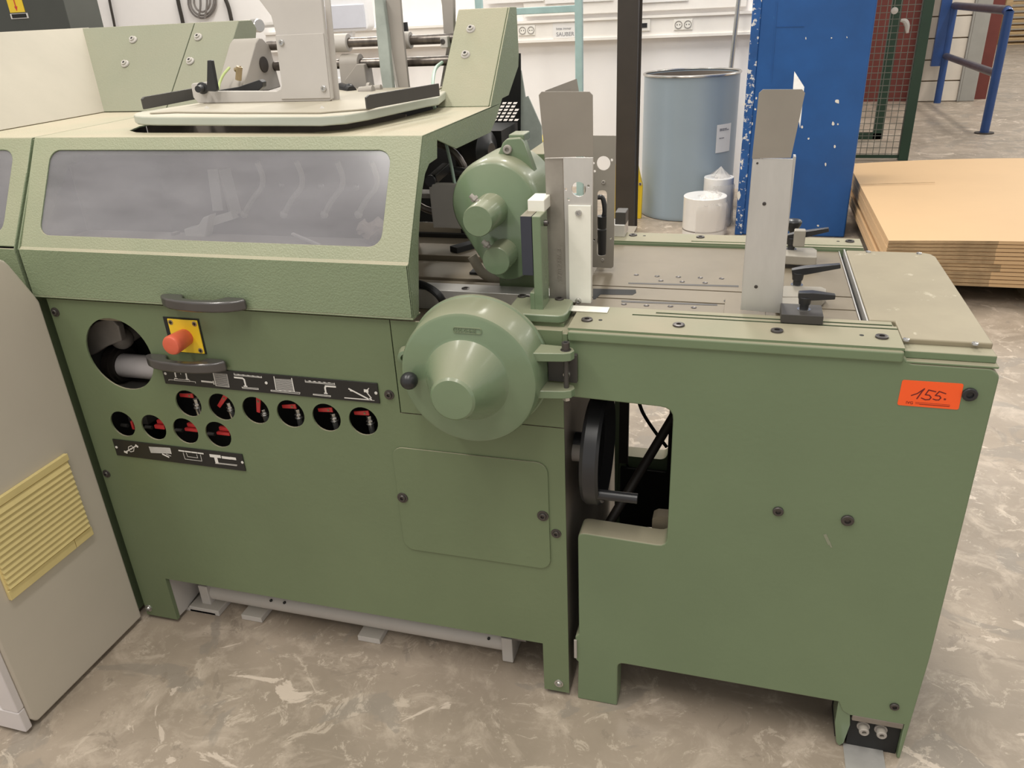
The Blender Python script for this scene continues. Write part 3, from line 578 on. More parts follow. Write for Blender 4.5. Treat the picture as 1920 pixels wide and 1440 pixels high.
# gripper plate with foot, clamp and levers
gy = P(600, 189, Z=tz + 0.004).y - 0.01
gp = [(372, 194), (362, 183), (357.5, 160), (360, 156.5), (388, 153.5), (398, 171), (420, 170.8), (518, 170.8), (526, 166), (527.5, 160), (516, 60), (508, 30), (484, -2), (603, -2), (609, 62), (622.5, 186), (618, 190)]
bm = NB(); solid(bm, pY(gp, gy), [], (0, 0.012, 0)); gpl = obj('gripper_plate', bm, 'grey', tray, bevel=0.0025)
bm = NB(); solid(bm, pY([(516, 66), (606, 62), (619, 184), (527, 186), (528, 160)], gy - 0.003), [], (0, 0.003, 0)); gp2 = obj('cover_plate', bm, 'grey', gpl, bevel=0.001)
for px in ((528, 80), (607, 166)): screw(gpl, P(*px, Y=gy - 0.003), (0, -1, 0), 0.007, 'steel', 0.004)
bm = NB(); solid(bm, pY([(608, -2), (618, -2), (636, 186), (624, 189)], gy + 0.03), [], (0, 0.004, 0)); obj('backing_plate', bm, 'grey', gpl)
c = P(381, 165, Y=gy); bm = NB(); lathe(bm, c, (0.2, -1, 0), [(0.014, 0), (0.014, 0.006), (0.009, 0.008), (0.008, 0.03), (0.0001, 0.03)], 18); ck = obj('clamp_bolt', bm, 'black', gpl)
bm = NB(); a_ = P(391, 168, Y=gy - 0.02); solid(bm, pY([(388, 113), (396, 113), (406, 168), (404, 172), (387, 171)], gy - 0.022), [], (0, 0.012, 0)); obj('clamp_lever', bm, 'black', gpl, bevel=0.002)
bm = NB(); solid(bm, pY([(404, 170), (446, 163), (486, 149.5), (492, 154), (492, 163), (484, 170.5), (420, 171.5)], gy + 0.05), [], (0, 0.02, 0)); obj('clamp_lever', bm, 'black', gpl, bevel=0.002)
# shafts, bearing bracket and clamps behind
sy = 0.78; zs1 = P(700, 78, Y=sy).z; zs2 = P(700, 118, Y=sy).z
for zz, xa in ((zs1, -1.345), (zs2, -1.40)):
    bm = NB(); cyl(bm, (xa, sy, zz), (-0.72, sy, zz), 0.0128); obj('cross_shaft', bm, 'rod', SM)
bxx = P(505, 82, Y=sy).x - 0.03
def bp(pts, x): return [P(a, b, X=x) for a, b in pts]
bx0 = -1.335
bm = NB(); solid(bm, bp([(457, 158), (466, 130), (480, 80), (486, 71), (492, 72), (506, 86), (512, 108), (518, 130), (527, 163), (505, 170), (457, 170)], bx0), [], (-0.085, 0, 0)); bb = obj('bearing_bracket', bm, 'greyd', SM, bevel=0.003)
q = P(494, 121, X=bx0); bm = NB(); cyl(bm, (bx0 - 0.01, q.y, q.z), (bx0 + 0.003, q.y, q.z), 0.021, seg=28); obj('shaft_bushing', bm, 'post', bb)
bm = NB(); cyl(bm, P(441, 131, Y=0.60), P(452, 128, Y=0.60), 0.006, seg=10); cyl(bm, P(447, 150, Y=0.60), P(449, 125, Y=0.60), 0.0085, seg=8); el = obj('hose_elbow', bm, 'brass', SM)
bm = NB(); tube(bm, [P(430, 127, Y=0.60), P(419, 140, Y=0.57), P(412, 155, Y=0.55), P(409, 168, Y=0.53)], 0.0035, 8); obj('air_hose', bm, 'hose', SM)
def xblock(px0, px1, cz, r, mat, drop=0, name='shaft_clamp'):
    a = P(*px0, Y=sy); b = P(*px1, Y=sy); bm = NB(); cyl(bm, (a.x, sy, cz), (b.x, sy, cz), r, seg=28)
    if drop: solid(bm, [(a.x, sy - r, cz), (a.x, sy + r, cz), (a.x, sy + r * 0.8, cz - drop), (a.x, sy - r * 1.1, cz - drop)], [], (b.x - a.x, 0, 0))
    return obj(name, bm, mat, SM, bevel=0.002)
xblock((622, 82), (655, 82), zs1, 0.024, 'grey'); xblock((643, 118), (677, 118), zs2, 0.026, 'greyd', 0.075)
bm = NB(); solid(bm, pY([(668, 120), (682, 120), (690, 172), (676, 176), (650, 172), (646, 150)], sy - 0.03), [], (0, 0.05, 0)); obj('clamp_arm', bm, 'greyd', SM, bevel=0.003)
bm = NB(); cyl(bm, P(640, 165, Y=0.7), P(660, 172, Y=0.64), 0.014); ball(bm, P(655, 168, Y=0.66), 0.016, 12); obj('star_knob', bm, 'black', SM)
bm = NB(); cyl(bm, P(695, 167, Y=0.66), P(715, 165, Y=0.66), 0.009); cyl(bm, P(690, 165, Y=0.66), P(695, 165, Y=0.66), 0.014); cyl(bm, P(675, 172, Y=0.62), P(700, 169, Y=0.62), 0.012); obj('adjusting_screw', bm, 'greyd', SM)
bm = NB(); solid(bm, pY([(701, -2), (718, -2), (726, 60), (737, 172), (718, 172), (712, 130), (705, 60)], 0.70), [], (0, 0.02, 0)); obj('feeder_arm', bm, 'teal', SM, bevel=0.003)
bm = NB(); solid(bm, pY([(714, -2), (750, -2), (755, 60), (767, 170), (746, 172), (728, 90)], 0.72), [], (0, 0.012, 0)); obj('feeder_plate', bm, 'greyd', SM, bevel=0.002)
bm = NB(); solid(bm, pY([(712, -2), (716, -2), (748, 172), (744, 172)], 0.715), [], (0, 0.004, 0)); obj('plate_edge', bm, 'grey', SM)
xblock((758, 78), (771, 78), zs1, 0.022, 'grey')
a = P(822, 66, Y=sy - 0.03); bm = NB(); bxp(bm, (824, 68), (840, 90), sy - 0.03, 0.06); sb = obj('shaft_clamp', bm, 'grey', SM, bevel=0.003); screw(sb, P(830, 78, Y=sy - 0.03), (0, -1, 0), 0.007, 'bolt', 0.002)
bm = NB(); solid(bm, pY([(826, -2), (850, -2), (851, 60), (848, 70), (832, 72), (828, 10)], sy + 0.05), [], (0, 0.02, 0)); obj('feeder_arm', bm, 'greyd', SM, bevel=0.003)
bm = NB(); solid(bm, pY([(842, 60), (853, 58), (846, 120), (832, 180), (822, 180), (834, 112)], sy + 0.03), [], (0, 0.02, 0)); obj('feeder_plate', bm, 'greyd', SM)
bm = NB(); tube(bm, [P(829, 117, Y=0.72), P(817, 128, Y=0.68), P(812, 150, Y=0.62), P(812, 175, Y=0.58), P(815, 203, Y=0.55)], 0.0045, 8); obj('air_hose', bm, M['hose2'], SM)
bm = NB(); cyl(bm, P(755, 42, Y=0.9), P(757, 60, Y=0.9), 0.014); obj('star_knob', bm, 'black', SM)
# black rear guard with its grille, blue-grey side plate
gy2 = 0.98
bm = NB()
gq = [(918, 300), (900, 262), (925, 215), (968, 100), (976, 100), (978, 290), (975, 300)]
og = pY(gq, gy2)
gh = []
for r_ in range(6):
    for c_ in range(7):
        x = 928 + c_ * 10.2 + r_ * -3.6; y = 191.5 + r_ * 6.3
        if x > 968: x2 = None
        q = [(x + 4.2, y), (x + 12.0, y), (x + 10.8 - 1.6, y + 4.0), (x + 2.2, y + 4.0)]
        if q[1][0] < 974 and q[0][0] > 929 - r_ * 3: gh.append(pY(q, gy2))
for r_ in range(3):
    for c_ in range(2):
        x = 921 + c_ * 6.5 - 0.5 * r_; y = 267 + r_ * 8
        gh.append(pY([(x, y), (x + 5, y), (x + 5, y + 6.3), (x, y + 6.3)], gy2))
solid(bm, og, gh, (0, 0.004, 0)); obj('perforated_guard', bm, 'blackm', SM, smooth_=False)
bm = NB(); solid(bm, pY([(977, 132), (985, 182), (990, 180), (1015, 237), (1018, 300), (976, 300)], 0.93), [], (0, 0.006, 0)); obj('rear_side_plate', bm, M['teal'], SM)
bm = NB(); bxp(bm, (985, 288), (1022, 372), 0.50, 0.20); obj('rear_housing', bm, 'green', SM, bevel=0.003)
# yellow box behind the grille is a thing of its own (below)

# ---- fingers and parts under the window
for k, (x, dx) in enumerate(((486, 0), (560, 4), (636, 8), (700, 14))):
    bm = NB(); pts = [(x - 4, 303), (x + 6, 330), (x + 4, 352), (x - 14, 376), (x - 28, 402)]
    tube(bm, [P(a, b, Y=0.20 + 0.012 * i) for i, (a, b) in enumerate(pts)], 0.0065, 8); ball(bm, P(x - 28, 402, Y=0.245), 0.010, 10); obj('curved_finger', bm, 'alubright', SM)
for k, (x, dx) in enumerate(((528, 0), (602, 4), (668, 8))):
    bm = NB(); ball(bm, P(x, 347 + k * 2, Y=0.26), 0.008, 10); obj('finger_knob', bm, 'steel', SM)
for a, b in (((402, 318), (412, 395)), ((420, 318), (442, 402))):
    bm = NB(); bar(bm, P(*a, Y=0.26), P(*b, Y=0.24), 0.025, 0.025); obj('inner_post', bm, 'alubright', SM)
bm = NB(); solid(bm, pY([(344, 430), (370, 424), (380, 408), (392, 404), (384, 450), (350, 456)], 0.14), [], (0, 0.03, 0)); obj('gripper_block', bm, 'alubright', SM, bevel=0.003)
bm = NB(); bar(bm, P(388, 418, Y=0.17), P(440, 402, Y=0.17), 0.02, 0.018); obj('inner_arm', bm, 'alubright', SM)
bm = NB(); bxp(bm, (320, 437), (330, 452), 0.14, 0.02); obj('stop_pin', bm, 'greyd', SM)
bm = NB(); bar(bm, P(548, 438, Y=0.12), P(600, 460, Y=0.11), 0.008, 0.004); obj('loose_rod', bm, 'alubright', SM)
bm = NB(); box(bm, -1.55, -0.68, 0.10, 0.17, 1.02, 1.10); obj('chain_cover', bm, 'greyd', SM, bevel=0.003)
bm = NB(); box(bm, -1.56, -0.66, 0.135, 0.14, 1.285, 1.325); obj('inner_lip', bm, 'hood', SM)
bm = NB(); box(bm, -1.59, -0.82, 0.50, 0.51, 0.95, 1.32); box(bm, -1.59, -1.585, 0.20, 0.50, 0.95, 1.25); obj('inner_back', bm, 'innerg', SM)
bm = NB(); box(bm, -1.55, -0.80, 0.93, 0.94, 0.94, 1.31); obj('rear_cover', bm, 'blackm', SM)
# crumpled rag
bm = NB(); c = P(705, 447, Y=0.13); bmesh.ops.create_icosphere(bm, subdivisions=3, radius=0.04, matrix=Matrix.Translation((c.x, 0.135, 1.128)) @ Matrix.Diagonal((1.1, 0.7, 0.55, 1)))
for v in bm.verts: v.co += V((random.uniform(-1, 1), random.uniform(-1, 1), random.uniform(-1, 1))) * 0.003 + V((0, 0, 0.006 * math.sin(v.co.x * 160 + v.co.y * 60)))
single(obj('rag', bm, 'rag'), 'crumpled beige rag lying behind the right end of the hood window', 'cloth')

# ---- handwheel cover
bm = NB(); dc = V((-0.4915, -0.002, 0.8955))
lathe(bm, dc, (0, -1, 0), [(0.149, 0), (0.149, 0.006), (0.146, 0.008), (0.141, 0.070), (0.1375, 0.078), (0.132, 0.081), (0.092, 0.082), (0.086, 0.084), (0.081, 0.090), (0.047, 0.155), (0.0445, 0.164), (0.040, 0.1685), (0.036, 0.1690), (0.0001, 0.169)], 72)
wc = obj('wheel_cover', bm, 'cast', SM, ang=28, label='round glossy green cover with a cone hub')
bm = NB(); rr_ = [(a - 0.497, b + 0.999 - 0.003) for a, b in rrect(-0.032, 0.032, -0.006, 0.006, 0.005)]
a = P(877, 620, Y=-0.0845); rr_ = rrect(a.x - 0.030, a.x + 0.028, a.z - 0.0062, a.z + 0.0062, 0.005); ri_ = rrect(a.x - 0.0285, a.x + 0.0265, a.z - 0.0048, a.z + 0.0048, 0.0042)
solid(bm, XZ(rr_, -0.0852), [XZ(ri_, -0.0852)], (0, 0.004, 0)); obj('cast_plate', bm, 'cast', wc)
text('550-0HHE', 0.0100, 'cast', wc, (a.x - 0.0265, -0.0842, a.z - 0.0038), (1, 0, 0), (0, 0, 1), 0.0009)
# hinge ears
for z0, z1_ in ((0.935, 0.953), (0.856, 0.873)):
    bm = NB(); e = [(-0.376, -0.062), (-0.305, -0.052), (-0.292, -0.046), (-0.287, -0.034), (-0.292, -0.022), (-0.305, -0.016), (-0.366, -0.012)]
    solid(bm, XY(e, z0), [], (0, 0, z1_ - z0)); ear = obj('hinge_ear', bm, 'cast', wc, bevel=0.002)
bm = NB(); cyl(bm, (-0.304, -0.034, 0.953), (-0.304, -0.034, 0.969), 0.0078, seg=20); cyl(bm, (-0.304, -0.034, 0.9532), (-0.304, -0.034, 0.9542), 0.0105, seg=20); obj('hinge_bolt', bm, 'bolt', wc, bevel=0.0006)
bm = NB(); cyl(bm, (-0.304, -0.034, 0.9692), (-0.304, -0.034, 0.9695), 0.0038, seg=6); obj('bolt_socket', bm, 'blackm', wc)
bm = NB(); cyl(bm, (-0.304, -0.034, 0.856), (-0.304, -0.034, 0.846), 0.008, seg=6); obj('hinge_nut', bm, 'steel', wc)
bm = NB(); box(bm, -0.345, -0.287, -0.014, -0.003, 0.874, 0.934); hb = obj('hinge_block', bm, 'charcoal', SM, bevel=0.001)
bm = NB(); cyl(bm, (-0.304, -0.034, 0.873), (-0.304, -0.034, 0.935), 0.005); obj('hinge_pin', bm, 'charcoal', SM)
screw(hb, (-0.307, -0.014, 0.893), (0, -1, 0), 0.0075, 'steel', 0.006); screw(hb, (-0.307, -0.014, 0.921), (0, -1, 0), 0.0065, 'bolt', 0.005)
# ball knob and ear on the left
bm = NB(); kb = P(767, 714, Y=-0.104); ball(bm, kb, 0.0178, 24); cyl(bm, kb, (kb.x + 0.004, -0.07, kb.z), 0.006); obj('ball_knob', bm, 'black', wc)
bm = NB(); lathe(bm, P(760, 668, Y=-0.02), (0.3, -1, 0), [(0.0155, -0.02), (0.0155, 0.008), (0.009, 0.010), (0.009, 0.002), (0.0001, 0.002)], 20); obj('latch_ear', bm, 'cast', wc)

# ---- gear motor above the wheel
my = 0.185
mc1 = P(932, 380, Y=my); mc2 = P(957, 470, Y=my)
def hull2(c1, r1, c2, r2, k=40):
    pts = []
    for i in range(k): a = 2 * math.pi * i / k; pts.append((c1.x + r1 * math.cos(a), c1.z + r1 * math.sin(a)))
    for i in range(k): a = 2 * math.pi * i / k; pts.append((c2.x + r2 * math.cos(a), c2.z + r2 * math.sin(a)))
    pts = sorted(set(pts))
    def cr(o, a, b): return (a[0] - o[0]) * (b[1] - o[1]) - (a[1] - o[1]) * (b[0] - o[0])
    lo = []; up = []
    for p in pts:
        while len(lo) >= 2 and cr(lo[-2], lo[-1], p) <= 0: lo.pop()
        lo.append(p)
    for p in reversed(pts):
        while len(up) >= 2 and cr(up[-2], up[-1], p) <= 0: up.pop()
        up.append(p)
    return lo[:-1] + up[:-1]
R1 = (P(1015, 374, Y=my).x - P(853, 374, Y=my).x) / 2
bm = NB(); sec = []
for rr, yy in ((1.0, 0.13), (1.0, 0.0), (0.985, -0.012), (0.95, -0.024), (0.89, -0.030)):
    k_ = 48; ring = []
    for i in range(k_):
        a = 2 * math.pi * i / k_; d = V((math.cos(a), 0, math.sin(a)))
        # support of the two-circle hull in direction a
        s1 = mc1.dot(d) + R1 * rr; s2 = mc2.dot(d) + R1 * 0.64 * rr
        ring.append((mc1 + d * R1 * rr) if s1 >= s2 else (mc2 + d * R1 * 0.64 * rr))
    sec.append([bm.verts.new((q.x, my + yy, q.z)) for q in ring])
for ra, rb in zip(sec, sec[1:]):
    for i in range(48): j = (i + 1) % 48; bm.faces.new((ra[i], ra[j], rb[j], rb[i]))
bm.faces.new(sec[0]); bm.faces.new(sec[-1])
gm = obj('gear_housing', bm, 'cast', SM, ang=50, label='pear-shaped green gear housing with two round caps')
t1 = P(895, 415, Y=0.06); t2 = P(930, 490, Y=0.095)
bm = NB(); lathe(bm, (t1.x, my - 0.02, t1.z), (0, -1, 0), [(0.050, -0.02), (0.046, -0.010), (0.038, -0.005), (0.035, 0.0), (0.0312, my - 0.02 - 0.06 - 0.002), (0.0297, my - 0.02 - 0.06), (0.0001, my - 0.02 - 0.06)], 40); obj('round_cap', bm, 'cast', gm)
bm = NB(); lathe(bm, (t2.x, my - 0.02, t2.z), (0, -1, 0), [(0.040, -0.02), (0.036, -0.01), (0.031, -0.005), (0.0295, my - 0.02 - 0.095 - 0.002), (0.028, my - 0.02 - 0.095), (0.0001, my - 0.02 - 0.095)], 36); obj('round_cap', bm, 'cast', gm)
for px, Yq in (((882, 366), 0.10), ((905, 452), 0.13)):
    q = P(*px, Y=Yq); bm = NB(); cyl(bm, q, q + V((0.018, 0, -0.016)), 0.005, seg=10); cyl(bm, q + V((0.006, 0, -0.005)), q + V((0.010, 0, -0.009)), 0.008, seg=6); obj('grease_nipple', bm, 'greyd', gm)
q = P(941, 340, Y=0.22)
mt_ = P(958, 283, Y=0.28); bm = NB(); solid(bm, pY([(930, 298), (942, 268), (950, 260), (975, 258), (982, 268), (1004, 330), (1004, 350), (925, 330)], 0.215), [], (0, 0.03, 0)); lg = obj('lifting_lug', bm, 'cast', gm, bevel=0.004)
bm = NB(); bxp(bm, (953, 252), (983, 268), 0.225, 0.05); obj('lug_block', bm, 'cast', lg, bevel=0.003); screw(lg, P(952, 280, Y=0.215), (0, -1, 0), 0.0095, 'greyd', 0.006)
bm = NB(); tube(bm, [P(885, 480, Y=0.30), P(905, 512, Y=0.30), P(935, 524, Y=0.30), P(970, 520, Y=0.30), P(985, 514, Y=0.30)], 0.005, 8, ry=2.5); obj('drive_belt', bm, 'chute', SM)
bm = NB(); box(bm, mc1.x - 0.02, mc1.x + 0.09, my + 0.05, my + 0.13, 0.94, mc1.z); obj('motor_mount', bm, 'green', SM)
# ---- green upright with navy plate
uy = 0.055
a = P(996.4, 405.7, Y=uy); b = P(1013, 405.7, Y=uy); zb = 0.992
bm = NB(); box(bm, a.x, b.x, uy, uy + 0.055, zb, a.z)
bar(bm, (a.x - 0.004, uy + 0.027, 0.995), (a.x - 0.004, uy + 0.027, 1.033), 0.01, 0.055, up=(0, 1, 0))
up_ = obj('upright', bm, 'cast', SM, bevel=0.002)
bm = NB(); f0 = [(-0.443, 0.028), (-0.333, 0.028), (-0.322, 0.034), (-0.318, 0.05), (-0.320, 0.118), (-0.33, 0.128), (-0.443, 0.128)]
solid(bm, XY(f0, 0.980), [], (0, 0, 0.018)); obj('upright_foot', bm, 'cast', SM, bevel=0.004)
bm = NB(); box(bm, -0.425, -0.322, 0.034, 0.125, 0.972, 0.980); obj('foot_shim', bm, 'green', SM)
for px in ((979, 556), (1049, 561)): screw(SM, P(*px, Z=0.998), (0, 0, 1), 0.0095, 'bolt', 0.003)
bm = NB(); d0 = P(975, 405.7, Y=uy); d1 = P(999, 517, Y=uy); box(bm, d0.x, a.x - 0.0005, uy, uy + 0.055, d1.z, a.z); npl = obj('navy_plate', bm, 'navy', SM, bevel=0.001)
bm = NB(); c0 = P(988.6, 374.6, Y=uy + 0.04); c1 = P(1020.7, 387, Y=uy + 0.04); box(bm, c0.x, c1.x, uy + 0.04, uy + 0.10, c1.z - 0.012, c0.z); obj('white_cap', bm, 'alubright', SM, bevel=0.002)
screw(SM, (b.x, uy + 0.03, a.z - 0.02), (1, 0, 0), 0.006, 'bolt', 0.008)

# ================================================================ NEIGHBOURING MODULE (left)
MD = thing('binding_module', (-2.3, 0.4, 0), 'neighbouring green machine module with dusty beige chute, cut off by left edge', 'machine')
HR2 = -1.600; HL2 = -3.0
bm = NB(); ow = [hoodpt(HL2, 0), hoodpt(HR2, 0), hoodpt(HR2, 1), hoodpt(HL2, 1)]; solid(bm, ow, [winhole(-2.5, -1.648, 0.115, 0.885)], -nn * 0.004)
box(bm, HL2, HR2, -0.010, -0.006, 0.988, 1.100); box(bm, HL2, HR2, 0.127, 0.66, 1.322, 1.326)
solid(bm, [(HR2, -0.01, 0.988), (HR2, -0.01, 1.1), (HR2, 0.127, 1.322), (HR2, 0.6, 1.322), (HR2, 0.2, 1.25), (HR2, 0.06, 1.1), (HR2, 0.05, 0.988)], [], (-0.004, 0, 0))
obj('hood', bm, 'hood', MD, bevel=0.0022)
bm = NB(); solid(bm, [q + nn * -0.003 for q in winhole(-2.51, -1.64, 0.08, 0.92)], [], -nn * 0.003); obj('hazy_window', bm, 'window', MD, smooth_=False)
bm = NB(); box(bm, HL2, -1.602, 0.0, 0.9, 0.012, 0.978); obj('body', bm, 'green', MD, bevel=0.002)
bm = NB(); box(bm, HL2, HR2 - 0.01, 0.1, 0.5, 0.99, 1.0); box(bm, HL2, HR2, 0.5, 0.51, 0.99, 1.32); obj('inner_deck', bm, 'charcoal', MD)
bm = NB(); solid(bm, YZ(prf2, -2.6), [], (1.0085, 0, 0)); sl2 = obj('rear_guard', bm, 'slab', MD, bevel=0.002)
for px in ((250, 75), (235, 120)): dimple(sl2, towpt(*px))
# chute: sheet rising to the left, from the guard towards the camera
cb0 = V((-1.800, 0.62, 1.328)); cb1 = V((-1.815, -0.35, 1.328)); sx = -0.875
bm = NB(); solid(bm, [cb0 + V((0, 0.0, 0)), cb0 + V((sx * 0.222, 0.21, 0.222)), V((cb1.x + sx * 0.222, -0.35, 1.55)), cb1], [], (-0.012, 0, -0.006)); obj('chute', bm, 'chute', MD, bevel=0.001, label='dusty beige sloping chute')

# ================================================================ FEEDER TABLE (right)
FT = thing('feeder_table', (0.06, 0.32, 0), 'green feeder table with bare metal top and orange 155 sticker', 'machine')
def ft_panel(y0, th, name, mat, notch=True):
    o_ = [(0.283, 0.137), (0.318, 0.110), (0.318, 0.100), (0.418, 0.100), (0.418, 0.0), (0.436, 0.0), (0.444, 0.5), (0.444, 0.940), (0.425, 0.957), (0.300, 0.957), (0.288, 0.965), (0.280, 0.972), (-0.307, 0.972), (-0.307, 0.836)]
    o_ = [(-0.297, 0.0), (-0.199, 0.0), (-0.199, 0.140), (0.289, 0.138), (0.300, 0.112), (0.316, 0.104), (0.426, 0.104), (0.427, 0.0), (0.434, 0.0), (0.444, 0.30), (0.444, 0.945), (0.430, 0.957), (0.302, 0.957), (0.288, 0.972), (-0.307, 0.972), (-0.307, 0.835), (-0.099, 0.829), (-0.099, 0.497), (-0.292, 0.503), (-0.292, 0.21), (-0.301, 0.20), (-0.301, 0.128), (-0.294, 0.12)]
    rad = [0, 0, 0.016, 0.0, 0, 0, 0, 0, 0, 0, 0.008, 0.006, 0.006, 0.004, 0, 0, 0.026, 0.022, 0.018, 0.004, 0, 0, 0]
    pts = roundpoly(o_, rad)
    bm = NB(); solid(bm, XZ(pts, y0), [], (0, th, 0)); return obj(name, bm, mat, FT, bevel=0.004 if y0 == 0 else 0.002, ang=30)
fpn = ft_panel(0.0, 0.06, 'front_casting', 'greenlit')
bm = NB(); solid(bm, XZ([(-0.297, 0.0), (-0.199, 0.0), (-0.199, 0.14), (0.289, 0.138), (0.318, 0.104), (0.318, 0.0), (0.434, 0.0), (0.444, 0.3), (0.444, 0.957), (-0.307, 0.957)], 0.57), [XZ(rrect(-0.286, -0.150, 0.365, 0.83, 0.022), 0.57)], (0, 0.055, 0)); obj('rear_casting', bm, 'greenlit', FT, bevel=0.002)
bm = NB(); box(bm, 0.41, 0.443, 0.06, 0.57, 0.10, 0.957); obj('end_panel', bm, 'greenlit', FT)
bm = NB(); box(bm, -0.092, -0.080, 0.065, 0.565, 0.14, 0.93); obj('inner_dark_sheet', bm, 'inner', FT)
bm = NB(); box(bm, -0.28, 0.40, 0.55, 0.56, 0.14, 0.335); box(bm, -0.148, 0.40, 0.55, 0.56, 0.335, 0.93); obj('inner_dark_sheet', bm, 'inner', FT)  # black sheet standing in for shade on the rear casting's inner face
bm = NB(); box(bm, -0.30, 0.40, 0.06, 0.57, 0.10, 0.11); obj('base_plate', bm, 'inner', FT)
# right foot: folded green cheek, black shoe with bolts
bm = NB(); solid(bm, XZ([(0.289, 0.138), (0.302, 0.118), (0.318, 0.104), (0.322, 0.07), (0.316, 0.012), (0.308, 0.0), (0.300, 0.01), (0.290, 0.07)], 0.004), [], (0, 0.05, 0)); obj('foot_cheek', bm, 'cast', FT, bevel=0.002)
bm = NB(); box(bm, 0.322, 0.4255, 0.012, 0.03, 0.0, 0.104); box(bm, 0.30, 0.43, 0.03, 0.12, 0.0, 0.11); sh = obj('foot_shoe', bm, 'blackm', FT)
bm = NB(); box(bm, 0.322, 0.4255, 0.0, 0.012, 0.090, 0.106); obj('shoe_cap', bm, 'innerg', FT, bevel=0.002)
for x in (0.350, 0.386): 
    bm = NB(); lathe(bm, (x, 0.012, 0.068), (0, -1, 0), [(0.0135, 0), (0.0135, 0.003), (0.0105, 0.003), (0.0105, 0.018), (0.009, 0.020), (0.005, 0.020), (0.005, 0.012), (0.0001, 0.012)], 22); obj('bolt', bm, 'greyd', FT)
bm = NB(); box(bm, 0.316, 0.40, -0.06, 0.012, 0.0005, 0.003); obj('floor_plate', bm, 'alu', FT)
# caps on the casting
for px, r in (((1459, 958), 0.0105), ((1589, 975), 0.012), ((1818, 739), 0.0125), ((1677, 1324), 0.0095)): screw(FT, P(*px, Y=-0.0), (0, -1, 0), r, 'bolt' if r != 0.0125 else 'black', 0.005, name='socket_cap', washer=False)
strokes('paint_scratch', [[3.0, (1547, 1003), (1555, 1020)], [1.6, (1552, 1012), (1559, 1026)]], 'slab', FT, -0.0005, 0.002)
bm = NB(); box(bm, -0.3035, -0.2965, -0.004, 0.0, 0.135, 0.192); obj('latch_plate', bm, 'greyd', FT, bevel=0.001)
# sticker
bm = NB(); cs = [P(1692, 712, Y=0), P(1807, 719.5, Y=0), P(1797, 768, Y=0), P(1682, 759, Y=0)]
solid(bm, XZ(roundpoly([(q.x, q.z) for q in cs], 0.004), -0.0008), [], (0, 0.0007, 0)); st = obj('sticker', bm, 'orange', FT, smooth_=False, label='orange lot sticker reading 155.')
zs = lambda x, y: (1660 + x * 180 / 1920, 690 + y * 180 / 1920)
strokes('handwriting', [[1.6, (520, 550), (640, 510), (785, 415), (735, 470), (630, 615)], [1.6, (1010, 475), (870, 440), (800, 535), (880, 545), (915, 590), (880, 630), (800, 635), (720, 600)], [1.6, (1210, 515), (1080, 470), (1000, 550), (1085, 560), (1110, 600), (1070, 640), (1010, 640), (955, 620)], [2.4, (1180, 622), (1200, 628)]], 'ink', st, -0.001, 0.0013, zs)
text('IVG', 0.0075, 'ink', st, P(*zs(405, 710), Y=-0.0011), (1, 0, -0.02), (0, 0, 1), 0.0001)
strokes('small_print', [[0.5, (600, 685), (1290, 740)], [0.5, (600, 712), (1290, 766)], [0.4, (680, 728), (1280, 775)]], 'ink', st, -0.001, 0.0013, zs)
# rails
bm = NB(); box(bm, -0.307, 0.290, -0.006, 0.130, 0.958, 0.9805); fr = obj('front_rail', bm, 'greenlit', FT, bevel=0.005)
bm = NB(); g1, g2 = -0.195, -0.150
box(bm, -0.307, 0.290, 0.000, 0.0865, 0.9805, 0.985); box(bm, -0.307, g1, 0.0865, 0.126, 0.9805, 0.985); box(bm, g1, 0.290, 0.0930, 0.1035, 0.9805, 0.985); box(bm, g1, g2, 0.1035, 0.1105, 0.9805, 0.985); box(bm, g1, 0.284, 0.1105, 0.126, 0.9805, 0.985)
obj('rail_strip', bm, 'greenlit', fr)
bm = NB(); box(bm, g1, 0.289, 0.0866, 0.0929, 0.9805, 0.9832); box(bm, g2, 0.284, 0.1036, 0.1104, 0.9805, 0.9832); obj('groove_dark_strip', bm, 'post', fr)  # dark strips along the groove bottoms
for x in (-0.278, -0.100, 0.079, 0.258): 
    bm = NB(); lathe(bm, (x, 0.045, 0.9852), (0, 0, 1), [(0.0115, 0), (0.011, 0.003), (0.009, 0.0035), (0.005, 0.0035), (0.005, 0.0005), (0.0001, 0.0005)], 24); o = obj('rail_bolt', bm, 'bolt', fr)
for x in (-0.252, 0.225): bm = NB(); cyl(bm, (x, 0.05, 0.985), (x, 0.05, 0.9853), 0.004, seg=12); obj('rail_hole', bm, 'blackm', fr)
bm = NB(); box(bm, -0.325, -0.245, 0.088, 0.118, 0.9855, 0.9875); obj('scale_plate', bm, 'alubright', FT, bevel=0.0005)
bm = NB(); box(bm, -0.33, 0.290, 0.620, 0.704, 0.950, 0.9815); rrl = obj('rear_rail', bm, 'greenlit', FT, bevel=0.002)
bm = NB(); box(bm, -0.33, 0.288, 0.640, 0.704, 0.9815, 0.985); box(bm, -0.33, 0.288, 0.6205, 0.633, 0.9815, 0.985); box(bm, -0.33, -0.12, 0.633, 0.640, 0.9815, 0.985); obj('rail_strip', bm, 'greenlit', rrl)
for x in (-0.275, -0.10, 0.262): bm = NB(); lathe(bm, (x, 0.675, 0.985), (0, 0, 1), [(0.011, 0), (0.010, 0.003), (0.005, 0.003), (0.005, 0.0005), (0.0001, 0.0005)], 20); obj('rail_bolt', bm, 'bolt', rrl)
for x in (-0.245, 0.235): bm = NB(); cyl(bm, (x, 0.675, 0.985), (x, 0.675, 0.9853), 0.004, seg=12); obj('rail_hole', bm, 'blackm', rrl)
